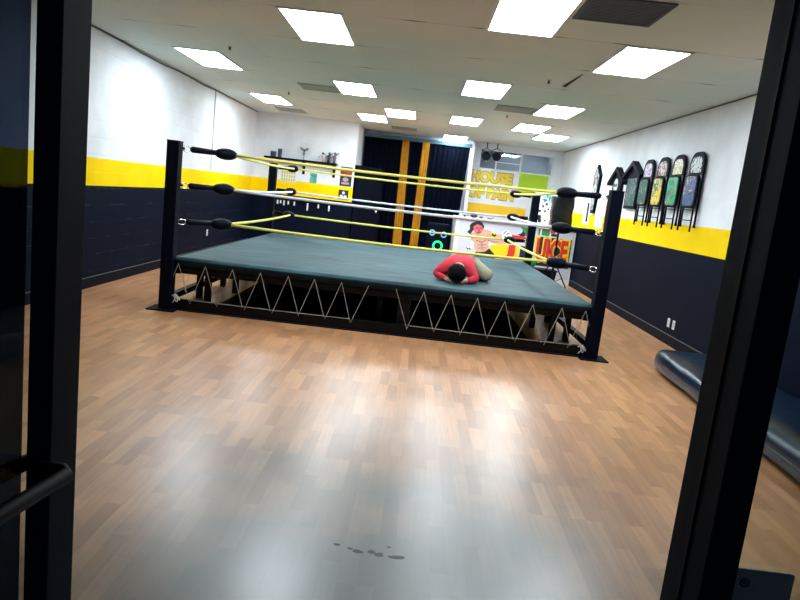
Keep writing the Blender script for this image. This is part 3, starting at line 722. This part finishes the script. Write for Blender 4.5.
obj('painting', P([(13.12, 1.66), (13.27, 1.66), (13.36, 2.33), (13.22, 2.48), (13.03, 2.33)], 'x', XW-.054, XW-.05), art_mat('plaque_bw', [(60, 70, 70), (200, 205, 205), (30, 34, 38), (150, 70, 70)], 8, 12), t)
# white paper sheets and thin sticks beside the plaques
for i, (y, z0, w, h, lb) in enumerate(((13.75, 1.36, .5, .44, 'blank white paper sheet on the right wall, nearer the counter'), (12.75, 1.34, .55, .46, 'blank white paper sheet on the right wall, nearer the ring post'))):
    single('paper_sheet', P([(y-w/2, z0), (y+w/2, z0), (y+w/2, z0+h), (y-w/2, z0+h)], 'x', XW-.004, XW), white_gloss, lb, 'paper', origin=(XW, y, z0))
for (y, z0, z1, m, lb) in ((13.6, 1.42, 1.80, black_paint, 'thin black stick hanging on a white sheet on the right wall'), (12.25, 1.38, 1.84, mat('pink', srgb(190, 110, 110), .6), 'thin pinkish stick hanging beside the near right ring post')):
    single('hanging_stick', T([(XW-.02, y, z0), (XW-.02, y+.01, z1)], .016, 8), m, lb, 'stick', origin=(XW-.02, y, z0))
# outlets
def outlet(x, y, z, face, label, group=None):
    t = thing('outlet', (x, y, z-.058), label, 'outlet', group)
    x1 = x+face*.007; obj('plate', B(min(x, x1), max(x, x1), y-.037, y+.037, z-.058, z+.058, .002), white_gloss, t)
    bm = new()
    for dz in (-.022, .022): box(bm, min(x1, x1+face*.001), max(x1, x1+face*.001), y-.012, y+.012, z+dz-.012, z+dz+.012)
    obj('socket', bm, grey_paint, t)
outlet(XR, 8.60, .28, -1, 'farther of two white outlet plates low on the right wall', 'right wall outlets')
outlet(XR, 8.43, .28, -1, 'nearer of two white outlet plates low on the right wall', 'right wall outlets')
outlet(XL, 12.25, .43, 1, 'white outlet plate low on the black left wall')

# ------------------------------------------------------------------ back left corner wall: shelf and what is on it
YS = YJ
t = thing('wall_shelf', (-2.78, YS, 2.02), 'long black wall shelf on brackets over the rear left ring post', 'shelf')
obj('shelf_board', B(-3.60, -1.95, YS-.26, YS, 2.02, 2.06, .004), black_paint, t)
for x in (-2.72, -2.02):
    bm = new(); box(bm, x-.03, x+.03, YS-.012, YS, 1.74, 2.02); box(bm, x-.02, x+.02, YS-.22, YS, 2.00, 2.02)
    prism(bm, [(YS-.20, 2.01), (YS-.01, 2.01), (YS-.01, 1.80)], 'x', x-.008, x+.008); obj('bracket', bm, black_steel, t)
single('mug', new() if False else T([(-3.42, YS-.13, 2.06), (-3.42, YS-.13, 2.18)], [.06, .065], 16), mat('mug_dark', srgb(44, 54, 84), .4), 'short dark blue cup, leftmost thing on the wall shelf', 'cup', origin=(-3.42, YS-.13, 2.06), smooth=False)
single('tumbler', T([(-3.27, YS-.13, 2.06), (-3.27, YS-.13, 2.25)], [.042, .048], 16), mat('tumbler_dark', srgb(52, 60, 84), .4), 'tall dark tumbler right of the short cup on the shelf', 'cup', origin=(-3.27, YS-.13, 2.06))
t = thing('desk_fan', (-2.72, YS-.13, 2.06), 'small wire caged desk fan standing on the wall shelf', 'fan')
bm = new(); tube(bm, [(-2.72, YS-.13, 2.06), (-2.72, YS-.13, 2.068)], .07, 18); obj('base', bm, grey_paint, t)
obj('stem', T([(-2.72, YS-.13, 2.068), (-2.72, YS-.13, 2.17)], .012, 8), grey_paint, t)
bm = new()
for r in (.05, .09, .13, .165):
    tube(bm, ringpts((-2.72, YS-.155-(.165-r)*.15, 2.27), r, 'y', 28), .0022, 5, closed=True)
for k in range(20):
    a = 2*PI*k/20; tube(bm, [(-2.72+.02*math.cos(a), YS-.18, 2.27+.02*math.sin(a)), (-2.72+.165*math.cos(a), YS-.155, 2.27+.165*math.sin(a))], .0018, 4)
obj('cage', bm, mat('cage_wire', srgb(170, 176, 182), .4), t)
bm = new(); ellipsoid(bm, (-2.72, YS-.13, 2.27), .03, .04, .03); obj('motor', bm, black_paint, t, True)
for k in range(3):
    a = 2*PI*k/3+.5; bm = new(); ellipsoid(bm, (-2.72+.06*math.cos(a), YS-.15, 2.27+.06*math.sin(a)), .055, .006, .03, Matrix.Rotation(-a, 4, 'Y')); obj('blade', bm, mat('blade', srgb(90, 110, 108), .4), t, True)
def figurine(x, cols, h, label, lean=0):
    t = thing('figurine', (x, YS-.13, 2.06), label, 'figurine', 'figurines on the wall shelf')
    a, b, c = cols; y = YS-.13
    obj('body', T([(x, y, 2.06), (x, y, 2.06+h*.25), (x+lean*.5, y, 2.06+h*.55), (x+lean, y, 2.06+h*.78)], [.035, .028, .042, .02], 10), a, t, True)
    bm = new(); ellipsoid(bm, (x+lean, y, 2.06+h*.88), .03, .03, h*.12); obj('head', bm, b, t, True)
    for s in (-1, 1): obj('arm', T([(x+lean*.8, y, 2.06+h*.68), (x+lean+s*.06, y-.01, 2.06+h*(.62 if s < 0 else .85)), (x+lean+s*.085, y-.02, 2.06+h*(.45 if s < 0 else 1.0))], [.014, .011, .009], 6), c, t, True)
fk = mat('fig_black', srgb(40, 40, 48), .5); fp = mat('fig_plum', srgb(108, 80, 104), .5); fg = mat('fig_green', srgb(60, 90, 84), .5); fs = mat('fig_pale', srgb(190, 170, 176), .5)
figurine(-2.27, (fs, fk, fs), .22, 'pale figurine with raised arm, leftmost figurine on the shelf', -.02)
figurine(-2.15, (fk, fg, fg), .24, 'dark green and black figurine in the middle of the shelf group', .01)
figurine(-2.02, (fp, fp, fk), .25, 'plum coloured figurine at the right end of the shelf', .01)
# lower rack with hanging ribbons
t = thing('medal_rack', (-2.6, YS, 1.08), 'black wall rack of white ribbons under the yellow stripe in the rear left corner', 'rack')
obj('rail', B(-3.40, -1.95, YS-.05, YS, 1.10, 1.155, .004), black_paint, t)
for k, x in enumerate((-3.25, -3.18, -3.10, -3.0, -2.86, -2.55, -2.3, -2.05)):
    h = (.09, .07, .11, .08, .09, .17, .09, .13)[k]; obj('ribbon', B(x-.018, x+.018, YS-.058, YS-.052, 1.10-h, 1.10), white_gloss, t)
# notices and posters
def flat_sheet(name, x0, x1, z0, z1, m, label, cat, y=YS, group=None):
    return single(name, B(x0, x1, y-.006, y, z0, z1), m, label, cat, group, origin=((x0+x1)/2, y, z0))
paper_y = mat('paper_pale_yellow', srgb(226, 224, 150), .6)
t = thing('lettered_notice', (-3.06, YS, 1.58), 'pale notice with rows of olive yellow lettering beside the rear left ring post', 'sign')
obj('sheet', B(-3.24, -2.88, YS-.004, YS, 1.53, 1.79), mat('paper_w', srgb(222, 226, 224), .6), t)
bm = new()
for r_, z0 in enumerate((1.71, 1.63, 1.55)):
    for k in range(6):
        x = -3.22+k*.056; box(bm, x, x+.034, YS-.008, YS-.004, z0, z0+.06); 
obj('lettering', bm, mat('olive_yellow', srgb(196, 196, 92), .6), t)
flat_sheet('green_card', -2.56, -2.40, 1.57, 1.79, art_mat('card_teal', [(90, 180, 160), (60, 150, 140), (140, 205, 190)], 12, 3), 'small teal green card on the rear left wall under the shelf', 'card')
t = thing('wrestling_poster', (-1.73, YS, 1.58), 'black poster with a red lettered band at the right end of the rear left wall', 'poster')
obj('sheet', B(-1.87, -1.60, YS-.006, YS, 1.58, 2.02), mat('poster_black', srgb(36, 32, 42), .5), t)
obj('red_band', B(-1.87, -1.61, YS-.008, YS-.006, 1.82, 1.96), mat('poster_red', srgb(184, 62, 58), .5), t)
obj('lettering', fit_text('BEAST', -1.86, -1.62, 1.84, 1.94, YS-.008, .002, .01), mat('poster_dark', srgb(50, 26, 34), .5), t)
bm = new(); prism(bm, [(-1.74+.07*math.cos(a), 1.73+.05*math.sin(a)) for a in [2*PI*k/12 for k in range(12)]], 'y', YS-.008, YS-.006); box(bm, -1.83, -1.65, YS-.008, YS-.006, 1.62, 1.67)
obj('figures', bm, mat('poster_pink', srgb(178, 150, 160), .5), t)
t = thing('small_poster', (-1.75, YS, 1.27), 'small black poster with white mark on the yellow stripe below the larger poster', 'poster')
obj('sheet', B(-1.87, -1.64, YS-.006, YS, 1.27, 1.49), mat('poster_black', (.02, .02, .02)), t)
bm = new()
for (x, z, r) in ((-1.755, 1.425, .035), (-1.80, 1.34, .04), (-1.71, 1.34, .04)): prism(bm, [(x+r*math.cos(a), z+r*math.sin(a)) for a in [2*PI*k/10 for k in range(10)]], 'y', YS-.008, YS-.006)
obj('emblem', bm, white_gloss, t)

# ------------------------------------------------------------------ curtain, gold drapes, black door leaf
def drape(x0, x1, z0, z1, y, amp, waves, x0b=None, x1b=None, n=120, thick=.012):
    bm = new(); x0b = x0 if x0b is None else x0b; x1b = x1 if x1b is None else x1b
    rows = 12; g = []
    for r_ in range(rows+1):
        f = r_/rows; z = z1+(z0-z1)*f; row = []
        for k in range(n+1):
            u = k/n; x = (x0+(x1-x0)*u)*(1-f)+(x0b+(x1b-x0b)*u)*f
            yy = y+amp*math.sin(u*waves*2*PI+.5*math.sin(u*7+f))*(.5+.5*f)+amp*.35*math.sin(u*waves*4.7*PI+1)
            row.append(bm.verts.new((x, yy, z)))
        g.append(row)
    for r_ in range(rows):
        for k in range(n): bm.faces.new((g[r_][k], g[r_][k+1], g[r_+1][k+1], g[r_+1][k]))
    bmesh.ops.solidify(bm, geom=bm.faces[:], thickness=thick); return bm
YC = YB-.22
t = thing('stage_curtain', (-.24, YC, 0), 'wide navy curtain hanging from ceiling to floor across the back wall', 'curtain')
obj('cloth', drape(XJ+.03, 1.11, .03, 2.86, YC, .035, 22, XJ+.03, .98, 260), navy_cloth, t, True)
obj('pelmet', B(XJ+.01, 1.15, YC-.05, YC+.05, 2.86, 2.95, .004), mat('pelmet_teal', srgb(70, 104, 122), .6), t)
for (xa, xb, xc, xd, lb) in ((-.575, -.40, -.545, -.32, 'gold drape hanging over the navy curtain, the left one'), (-.07, .105, -.12, .09, 'gold drape hanging over the navy curtain, the right one')):
    single('gold_drape', drape(xa, xb, .03, 2.875, YC-.10, .022, 3, xc, xd, 40), gold_cloth, lb, 'drape', 'gold drapes', origin=((xa+xb)/2, YC-.10, .03), smooth=True)
dl = struct('door_2', P([(XJ+.01, YJ+.08), (XJ+.045, YJ+.06), (-.93, 16.1), (-.965, 16.12)], 'z', .01, 2.09), black_paint)
bm = new(); ellipsoid(bm, (-1.01, 15.93, 1.06), .035, .035, .035); struct('door_knob', bm, chrome, dl, True)
struct('trim_10', B(XJ-.001, XJ+.012, YJ, YB-.3, 0, 2.09), black_paint)

# white trim beside curtain
struct('trim_11', B(1.13, 1.22, YB-.26, YB, 0, CEIL, .004), white_paint)

# ------------------------------------------------------------------ back wall right: painted letters, yellow stripe, lime square
sg = thing('painted_wall_sign', (1.75, YB, 1.6), 'wall lettering reading HOUSE OF PAIN in yellow with grey edges', 'sign')
grey_edge = mat('letter_edge', srgb(150, 140, 84), .6); letter_y = mat('letter_yellow', srgb(238, 206, 60), .6)
for tx, (a, b, c, d) in (('HOUSE', (1.20, 2.30, 2.06, 2.37)), ('OF PAIN', (1.18, 2.38, 1.66, 1.97))):
    obj('letter_outline', fit_text(tx, a, b, c, d, YB-.001, .003, .10), grey_edge, sg)
    obj('lettering', fit_text(tx, a+.02, b-.02, c+.02, d-.02, YB-.005, .003, .065), letter_y, sg)
struct('trim_12', B(1.13, 2.72, YB-.008, YB, 1.26, 1.54), mat('stripe_yellow', srgb(250, 200, 30), .55, var=.03))
flat_sheet('lime_panel', 2.44, 3.17, 1.84, 2.44, lime, 'square lime green panel on the back wall right of the yellow lettering', 'panel', y=YB)
# spotlights hanging before the high window
for (x, z, lb) in ((1.51, 2.70, 'left one of two black spotlights hanging before the high window'), (1.765, 2.72, 'right one of two black spotlights hanging before the high window')):
    t = thing('spotlight', (x, YB-.35, CEIL), lb, 'spotlight', 'black spotlights')
    obj('housing', T([(x, YB-.25, z+.03), (x, YB-.33, z+.01), (x, YB-.45, z-.02)], [.06, .105, .10], 18), black_steel, t, True)
    bm = new(); tube(bm, [(x-.115, YB-.35, z), (x-.115, YB-.35, z+.14), (x, YB-.35, z+.19), (x+.115, YB-.35, z+.14), (x+.115, YB-.35, z)], .009, 6); obj('yoke', bm, black_steel, t)
    obj('hanger', T([(x, YB-.35, z+.18), (x, YB-.35, CEIL)], .012, 8), black_steel, t)
    obj('lens', T([(x, YB-.450, z-.02), (x, YB-.456, z-.021)], .088, 18), mat('lens_dark', srgb(30, 34, 44), .15), t)
struct('ceiling_light_beyond', B(2.0, 3.2, YB+.35, YB+.95, CEIL-.012, CEIL-.002), emit('lit_diffuser_beyond', (.86, .94, 1.0), 5.0))
single('tube_light', B(1.86, 2.40, YB+.5, YB+.58, 2.86, 2.93, .01), black_paint, 'black tube hanging behind the middle pane of the high window', 'tube', origin=(2.13, YB+.54, 2.86))

# ------------------------------------------------------------------ counter with mural
CY, CT = 14.2, 1.22
t = thing('reception_counter', (2.1, CY+.35, 0), 'long white reception counter behind the ring, its front covered by the mural', 'counter')
obj('cabinet', B(.84, XR-.03, CY, CY+.65, 0, CT-.05, .004), white_paint, t)
obj('countertop', B(.80, XR-.02, CY-.05, CY+.70, CT-.05, CT, .008), white_gloss, t)
obj('end_panel', B(.80, .84, CY-.004, CY+.65, 0, CT-.05), grey_paint, t)
# mural sheet, drawn in its own sheet units (10 units = 2.12 cm), placed on the counter's front
YM = CY-.006
mu = thing('mural_banner', (2.1, CY, .1), 'wrestler mural with big red and yellow lettering on the counter front', 'mural')
obj('sheet', B(.92, 3.40, YM, CY-.001, .12, CT-.06), mat('mural_white', srgb(204, 210, 226), .5), mu)
def mm_(u, v):
    px, py = u/10-8, v/10
    return (.893+px*.0212+py*.0027, 1.355+px*.0024-py*.0211)
def shape(name, pts, m, layer=1, parent=None): return obj(name, P([mm_(*p) for p in pts], 'y', YM-.0015*layer, YM-.0015*(layer-1)), m, parent or mu)
f_skin = mat('mural_skin', srgb(214, 172, 150), .6); f_blk = mat('mural_black', srgb(34, 30, 38), .6); f_red = mat('mural_red', srgb(216, 52, 44), .6)
f_yel = mat('mural_yellow', srgb(250, 212, 20), .6); f_pink = mat('mural_face', srgb(220, 110, 116), .6); f_grn = mat('mural_green', srgb(60, 140, 84), .6); f_wht = mat('mural_wht', srgb(236, 238, 244), .6)
torso = shape('wrestler_torso', [(195, 235), (245, 215), (330, 190), (385, 225), (375, 290), (365, 340), (370, 390), (330, 430), (250, 425), (215, 360), (185, 290)], f_skin, 1)
shape('wrestler_arm', [(370, 250), (440, 240), (500, 245), (560, 300), (540, 340), (470, 345), (400, 330), (365, 300)], f_skin, 2)
shape('wrestler_arm', [(195, 300), (225, 330), (215, 380), (165, 405), (140, 385), (165, 370), (185, 350)], f_wht, 2)
shape('wrestler_armband', [(388, 225), (440, 228), (450, 262), (430, 272), (395, 262)], f_yel, 3)
shape('armband_mark', [(395, 235), (412, 232), (425, 250), (438, 236), (446, 262), (428, 268), (405, 262)], f_blk, 4)
shape('wrestler_fist', [(500, 225), (545, 195), (590, 220), (600, 270), (560, 300), (505, 285)], f_wht, 3)
shape('wrestler_hair', [(200, 130), (250, 110), (300, 120), (325, 165), (310, 200), (240, 175), (205, 210), (185, 245), (150, 220), (180, 190), (178, 150)], f_blk, 3)
shape('wrestler_face', [(215, 165), (255, 140), (300, 160), (312, 195), (290, 235), (250, 250), (222, 215)], f_pink, 4)
shape('wrestler_trunks', [(235, 420), (260, 425), (330, 420), (375, 385), (430, 450), (425, 520), (230, 520)], f_blk, 3)
for pts in ([(235, 180), (262, 172), (264, 180), (238, 188)], [(276, 172), (300, 180), (298, 187), (275, 180)], [(248, 222), (285, 214), (286, 222), (252, 230)], [(264, 190), (272, 190), (276, 206), (262, 206)]):
    shape('face_line', pts, f_blk, 5)
for pts in ([(240, 300), (300, 318), (350, 296), (351, 303), (300, 326), (240, 308)], [(295, 322), (301, 322), (306, 400), (300, 400)], [(255, 350), (345, 345), (345, 350), (255, 356)], [(262, 380), (340, 376), (340, 381), (262, 386)], [(360, 300), (420, 318), (470, 312), (470, 318), (420, 325), (358, 308)], [(195, 240), (201, 240), (215, 290), (208, 292)]):
    shape('torso_line', pts, mat('mural_line', srgb(150, 84, 74), .6), 2)
shape('wrestler_shoulder', [(345, 195), (395, 212), (402, 262), (360, 268), (335, 235)], f_skin, 2)
for pts in ([(515, 232), (545, 205), (550, 210), (520, 240)], [(545, 240), (580, 225), (582, 232), (548, 250)], [(520, 262), (560, 270), (560, 277), (520, 270)], [(140, 375), (190, 392), (188, 400), (138, 383)], [(150, 395), (180, 375), (184, 381), (155, 402)]):
    shape('fist_line', pts, f_blk, 4)
shape('green_figure', [(690, 168), (760, 180), (758, 255), (735, 262), (715, 215)], f_grn, 1)
shape('black_splash', [(660, 245), (700, 230), (712, 205), (735, 235), (732, 262), (690, 262)], f_blk, 2)
# lettering J U I C E, red letters with yellow fill and black shadow
shape('letter_ground', [(600, 255), (740, 270), (745, 305), (620, 290)], f_red, 1)
shape('letter_j', [(375, 360), (470, 340), (590, 350), (680, 360), (668, 480), (655, 520), (430, 520), (400, 430)], f_yel, 1)
shape('letter_stroke', [(575, 350), (640, 350), (632, 440), (600, 500), (520, 500), (560, 440)], f_red, 2)
shape('letter_stroke', [(600, 250), (735, 265), (730, 300), (612, 290)], f_red, 2)
shape('letter_shadow', [(690, 360), (745, 365), (740, 480), (672, 500)], f_blk, 1)
def bz(x0, x1, z0, z1, m, layer, name='letter_stroke'): return obj(name, B(x0, x1, YM-.0015*layer, YM-.0015*(layer-1), z0, z1), m, mu)
bz(2.60, 3.36, .36, .99, f_blk, 1, 'letter_shadow')
obj('lettering', fit_text('UICE', 2.58, 3.34, .42, 1.0, YM-.0015, .0015, .10), f_yel, mu)
obj('lettering', fit_text('UICE', 2.62, 3.30, .48, .96, YM-.003, .0015, .045), f_red, mu)
bz(2.62, 2.86, 1.02, 1.15, f_grn, 1, 'green_patch'); bz(2.66, 2.69, 1.02, 1.15, f_wht, 2, 'pale_bar'); bz(2.88, 2.98, 1.08, 1.14, f_red, 1, 'red_patch'); bz(2.90, 3.02, 1.02, 1.075, f_blk, 1, 'black_patch')
# things on the counter
for (x, w, h, m, lb) in ((1.02, .05, .05, fk, 'small black object at the left end of the counter top'), (1.22, .16, .08, fk, 'black bundle on the counter top below the painted letters'), (1.38, .09, .05, fp, 'small plum object beside the black bundle on the counter'), (1.58, .14, .05, mat('tan_grey', srgb(140, 120, 110), .6), 'brownish grey flat bundle on the counter top')):
    bm = new(); y = CY+.2
    ellipsoid(bm, (x, y, CT+h*.5), w/2, .07, h*.5); ellipsoid(bm, (x+w*.25, y-.02, CT+h*.6), w/4, .05, h*.4)
    single('counter_clutter', bm, m, lb, 'clutter', origin=(x, y, CT), smooth=True)
t = thing('paper_cup', (.92, CY+.2, CT), 'small white paper cup at the left corner of the counter top', 'cup')
obj('cup', T([(.93, CY+.2, CT), (.93, CY+.2, CT+.11)], [.028, .038], 14), white_gloss, t)
# a standing banner of stickers behind the counter
t = thing('sticker_board', (2.86, CY+.72, CT), 'white board of small stickers behind the rear right ring post', 'board')
obj('board', B(2.52, 3.06, CY+.55, CY+.57, CT, 1.93), white_gloss, t)
random.seed(3)
for k in range(9):
    x = 2.6+random.random()*.36; z = CT+.08+random.random()*.42; s_ = .02+random.random()*.02
    obj('sticker', B(x-s_, x+s_, CY+.548, CY+.55, z-s_, z+s_), random.choice([fk, fp, fg, fk]), t)
obj('photo', B(2.68, 2.92, CY+.546, CY+.55, 1.72, 1.90), art_mat('photo_teal', [(40, 60, 90), (100, 190, 190), (220, 236, 240), (60, 90, 120)], 10, 5), t)
single('red_card', B(3.28, 3.40, CY+.4, CY+.41, 1.55, 1.85), mat('red_card', srgb(220, 90, 90), .5), 'pale red card behind the covered speaker at the right end of the counter', 'card', origin=(3.34, CY+.4, 1.55)) if False else None

# ------------------------------------------------------------------ covered speaker on a tripod stand, right of the ring
sx, sy = 2.68, 12.5
t = thing('speaker_stand', (sx, sy, 0), 'black tripod stand under the covered speaker, right of the ring', 'stand')
obj('pole', T([(sx, sy, .12), (sx, sy, 1.22)], .018, 10), black_steel, t, True)
obj('collar', T([(sx, sy, .56), (sx, sy, .64)], .032, 12), black_steel, t)
for k in range(3):
    a = 2*PI*k/3+.4; c, s = math.cos(a), math.sin(a)
    obj('leg', T([(sx+.03*c, sy+.03*s, .60), (sx+.42*c, sy+.42*s, .02)], .013, 8), black_steel, t)
    obj('strut', T([(sx, sy, .2), (sx+.23*c, sy+.23*s, .30)], .007, 6), black_steel, t)
t = thing('covered_speaker', (sx, sy, 1.22), 'black speaker under a shiny wrinkled cover on the tripod stand', 'speaker')
bm = B(sx-.19, sx+.19, sy-.17, sy+.17, 1.22, 1.84, .035, 3)
bmesh.ops.subdivide_edges(bm, edges=bm.edges[:], cuts=3, use_grid_fill=True)
for v in bm.verts:
    z = v.co.z; w = .014*math.sin(z*19+v.co.x*9)+.009*math.sin(z*41+v.co.x*17)
    if 1.24 < z < 1.82: v.co.y += w*(1 if v.co.y > sy else -1); v.co.x += w*.5*(1 if v.co.x > sx else -1)
obj('cover', bm, mat('speaker_cover', srgb(12, 20, 28), .25, 0, .5, .1, 8, bump=.6, bscale=9), t, True)
obj('handle', T([(sx-.08, sy, 1.83), (sx-.07, sy, 1.875), (sx+.07, sy, 1.875), (sx+.08, sy, 1.83)], .011, 8), black_rubber, t, True)

# ------------------------------------------------------------------ party speaker with lit rings, in front of the curtain
px_, py_ = .50, 14.6
t = thing('party_speaker', (px_, py_, 0), 'black party speaker with two blue light rings and one green, before the curtain', 'speaker')
obj('cabinet', B(px_-.24, px_+.24, py_, py_+.34, .03, 1.0, .03, 3), pad_black, t)
for x in (-.16, .16): obj('foot', B(px_+x-.04, px_+x+.04, py_+.03, py_+.31, 0, .03), black_rubber, t)
blue_l = emit('blue_ring_light', srgb(90, 150, 220), 1.2); green_l = emit('green_ring_light', srgb(20, 220, 140), 1.1)
for (x, z, r, m, nm) in ((px_-.13, .79, .055, blue_l, 'light_ring'), (px_+.13, .77, .055, blue_l, 'light_ring'), (px_+.02, .51, .095, green_l, 'light_ring')):
    dr_ = obj('driver', T([(x, py_-.004, z), (x, py_+.01, z)], r*.75, 20), black_rubber, t)
    bm = new(); tube(bm, ringpts((x, py_-.006, z), r, 'y', 28), r*.24, 8, closed=True); obj(nm, bm, m, t, True)
# green ball and black bag on the floor behind the ring's right rear corner
bm = new(); ellipsoid(bm, (2.38, 13.25, .495), .11, .11, .11)
bk = thing('storage_bin', (2.52, 13.3, 0), 'black storage bin at the rear right corner of the ring', 'bin')
obj('bin_body', P([(2.16, 0), (2.86, 0), (2.90, .38), (2.12, .38)], 'y', 13.12, 13.5), black_rubber, bk)
obj('rim', B(2.10, 2.92, 13.10, 13.52, .36, .385, .008), black_rubber, bk)
single('green_ball', bm, mat('green_rubber', srgb(20, 170, 110), .4), 'bright green ball on the storage bin behind the canvas corner', 'ball', origin=(2.38, 13.25, .385), smooth=True)

# ------------------------------------------------------------------ small marks
random.seed(11)
st_m = mat('dried_spill', srgb(44, 38, 40), .5)
for i, (x, y, a, b_) in enumerate(((-.185, 2.68, .014, .010), (-.125, 2.66, .012, .007), (-.09, 2.645, .024, .012), (-.03, 2.655, .018, .012), (.005, 2.64, .020, .014), (.085, 2.635, .036, .014), (.045, 2.71, .009, .006))):
    lbs = ('leftmost round spot', 'tiny spot second from left', 'smeared spot third from left', 'dark spot in the middle', 'dark blotch right of the middle', 'largest oval ring spot at the right end', 'tiny spot above the others')
    pts = [(x+a*math.cos(t_)*(1+.18*math.sin(3*t_+i)), y+b_*math.sin(t_)*(1+.2*math.cos(2*t_+i))) for t_ in [2*PI*k/18 for k in range(18)]]
    single('floor_spot', P(pts, 'z', .0002, .0010), st_m, 'dried spill on the near floor, ' + lbs[i], 'stain', 'dried spots on the floor', origin=(x, y, .0002))
# dark sticker low on the right-hand shop-front glass
t = thing('window_sticker', (.627, 1.04, .88), 'dark sticker with faint round mark low on the front glass right of the post', 'sticker')
stx = mat('sticker_dark', srgb(200, 205, 205), .4, spec=.3); obj('sheet', P(rrect(.655, .908, .10, .17, .005), 'y', 1.041, 1.044), stx, t)
bm = new(); tube(bm, ringpts((.624, 1.0405, .968), .007, 'y', 20), .0012, 6, closed=True); obj('round_mark', bm, mat('sticker_mark', srgb(22, 30, 42), .5), t)
bm = new(); tube(bm, ringpts((.624, 1.0405, .968), .0025, 'y', 12), .001, 6, closed=True); obj('round_mark', bm, MATS['sticker_mark'], t)

# ------------------------------------------------------------------ world and camera
w = bpy.data.worlds.new('World'); sc.world = w; w.use_nodes = True
w.node_tree.nodes['Background'].inputs['Color'].default_value = (.10, .16, .24, 1); w.node_tree.nodes['Background'].inputs['Strength'].default_value = .12

cam = bpy.data.cameras.new('Camera'); co_ = bpy.data.objects.new('Camera', cam); COL.objects.link(co_)
F, PITCH, ROLL, YAW = 655.5, .1595, .1139, .0116
cam.sensor_width = 36; cam.sensor_fit = 'HORIZONTAL'; cam.lens = F/800*36; cam.clip_start = .02
cp, sp_ = math.cos(PITCH), math.sin(PITCH)
fwd = Vector((0, cp, -sp_)); up0 = Vector((0, sp_, cp)); r0 = Vector((1, 0, 0))
right = r0*math.cos(ROLL)+up0*math.sin(ROLL); up = -r0*math.sin(ROLL)+up0*math.cos(ROLL)
Mx = Matrix((( right.x, up.x, -fwd.x), (right.y, up.y, -fwd.y), (right.z, up.z, -fwd.z)))
Mx = Matrix.Rotation(YAW, 3, 'Z') @ Mx
M4 = Mx.to_4x4(); M4.translation = Vector((0, 0, 1.55)); co_.matrix_world = M4
sc.camera = co_
sc.view_settings.view_transform = 'Standard'; sc.view_settings.look = 'None'; sc.view_settings.gamma = 1
sc.view_settings.use_curve_mapping = False; sc.view_settings.exposure = 0.0
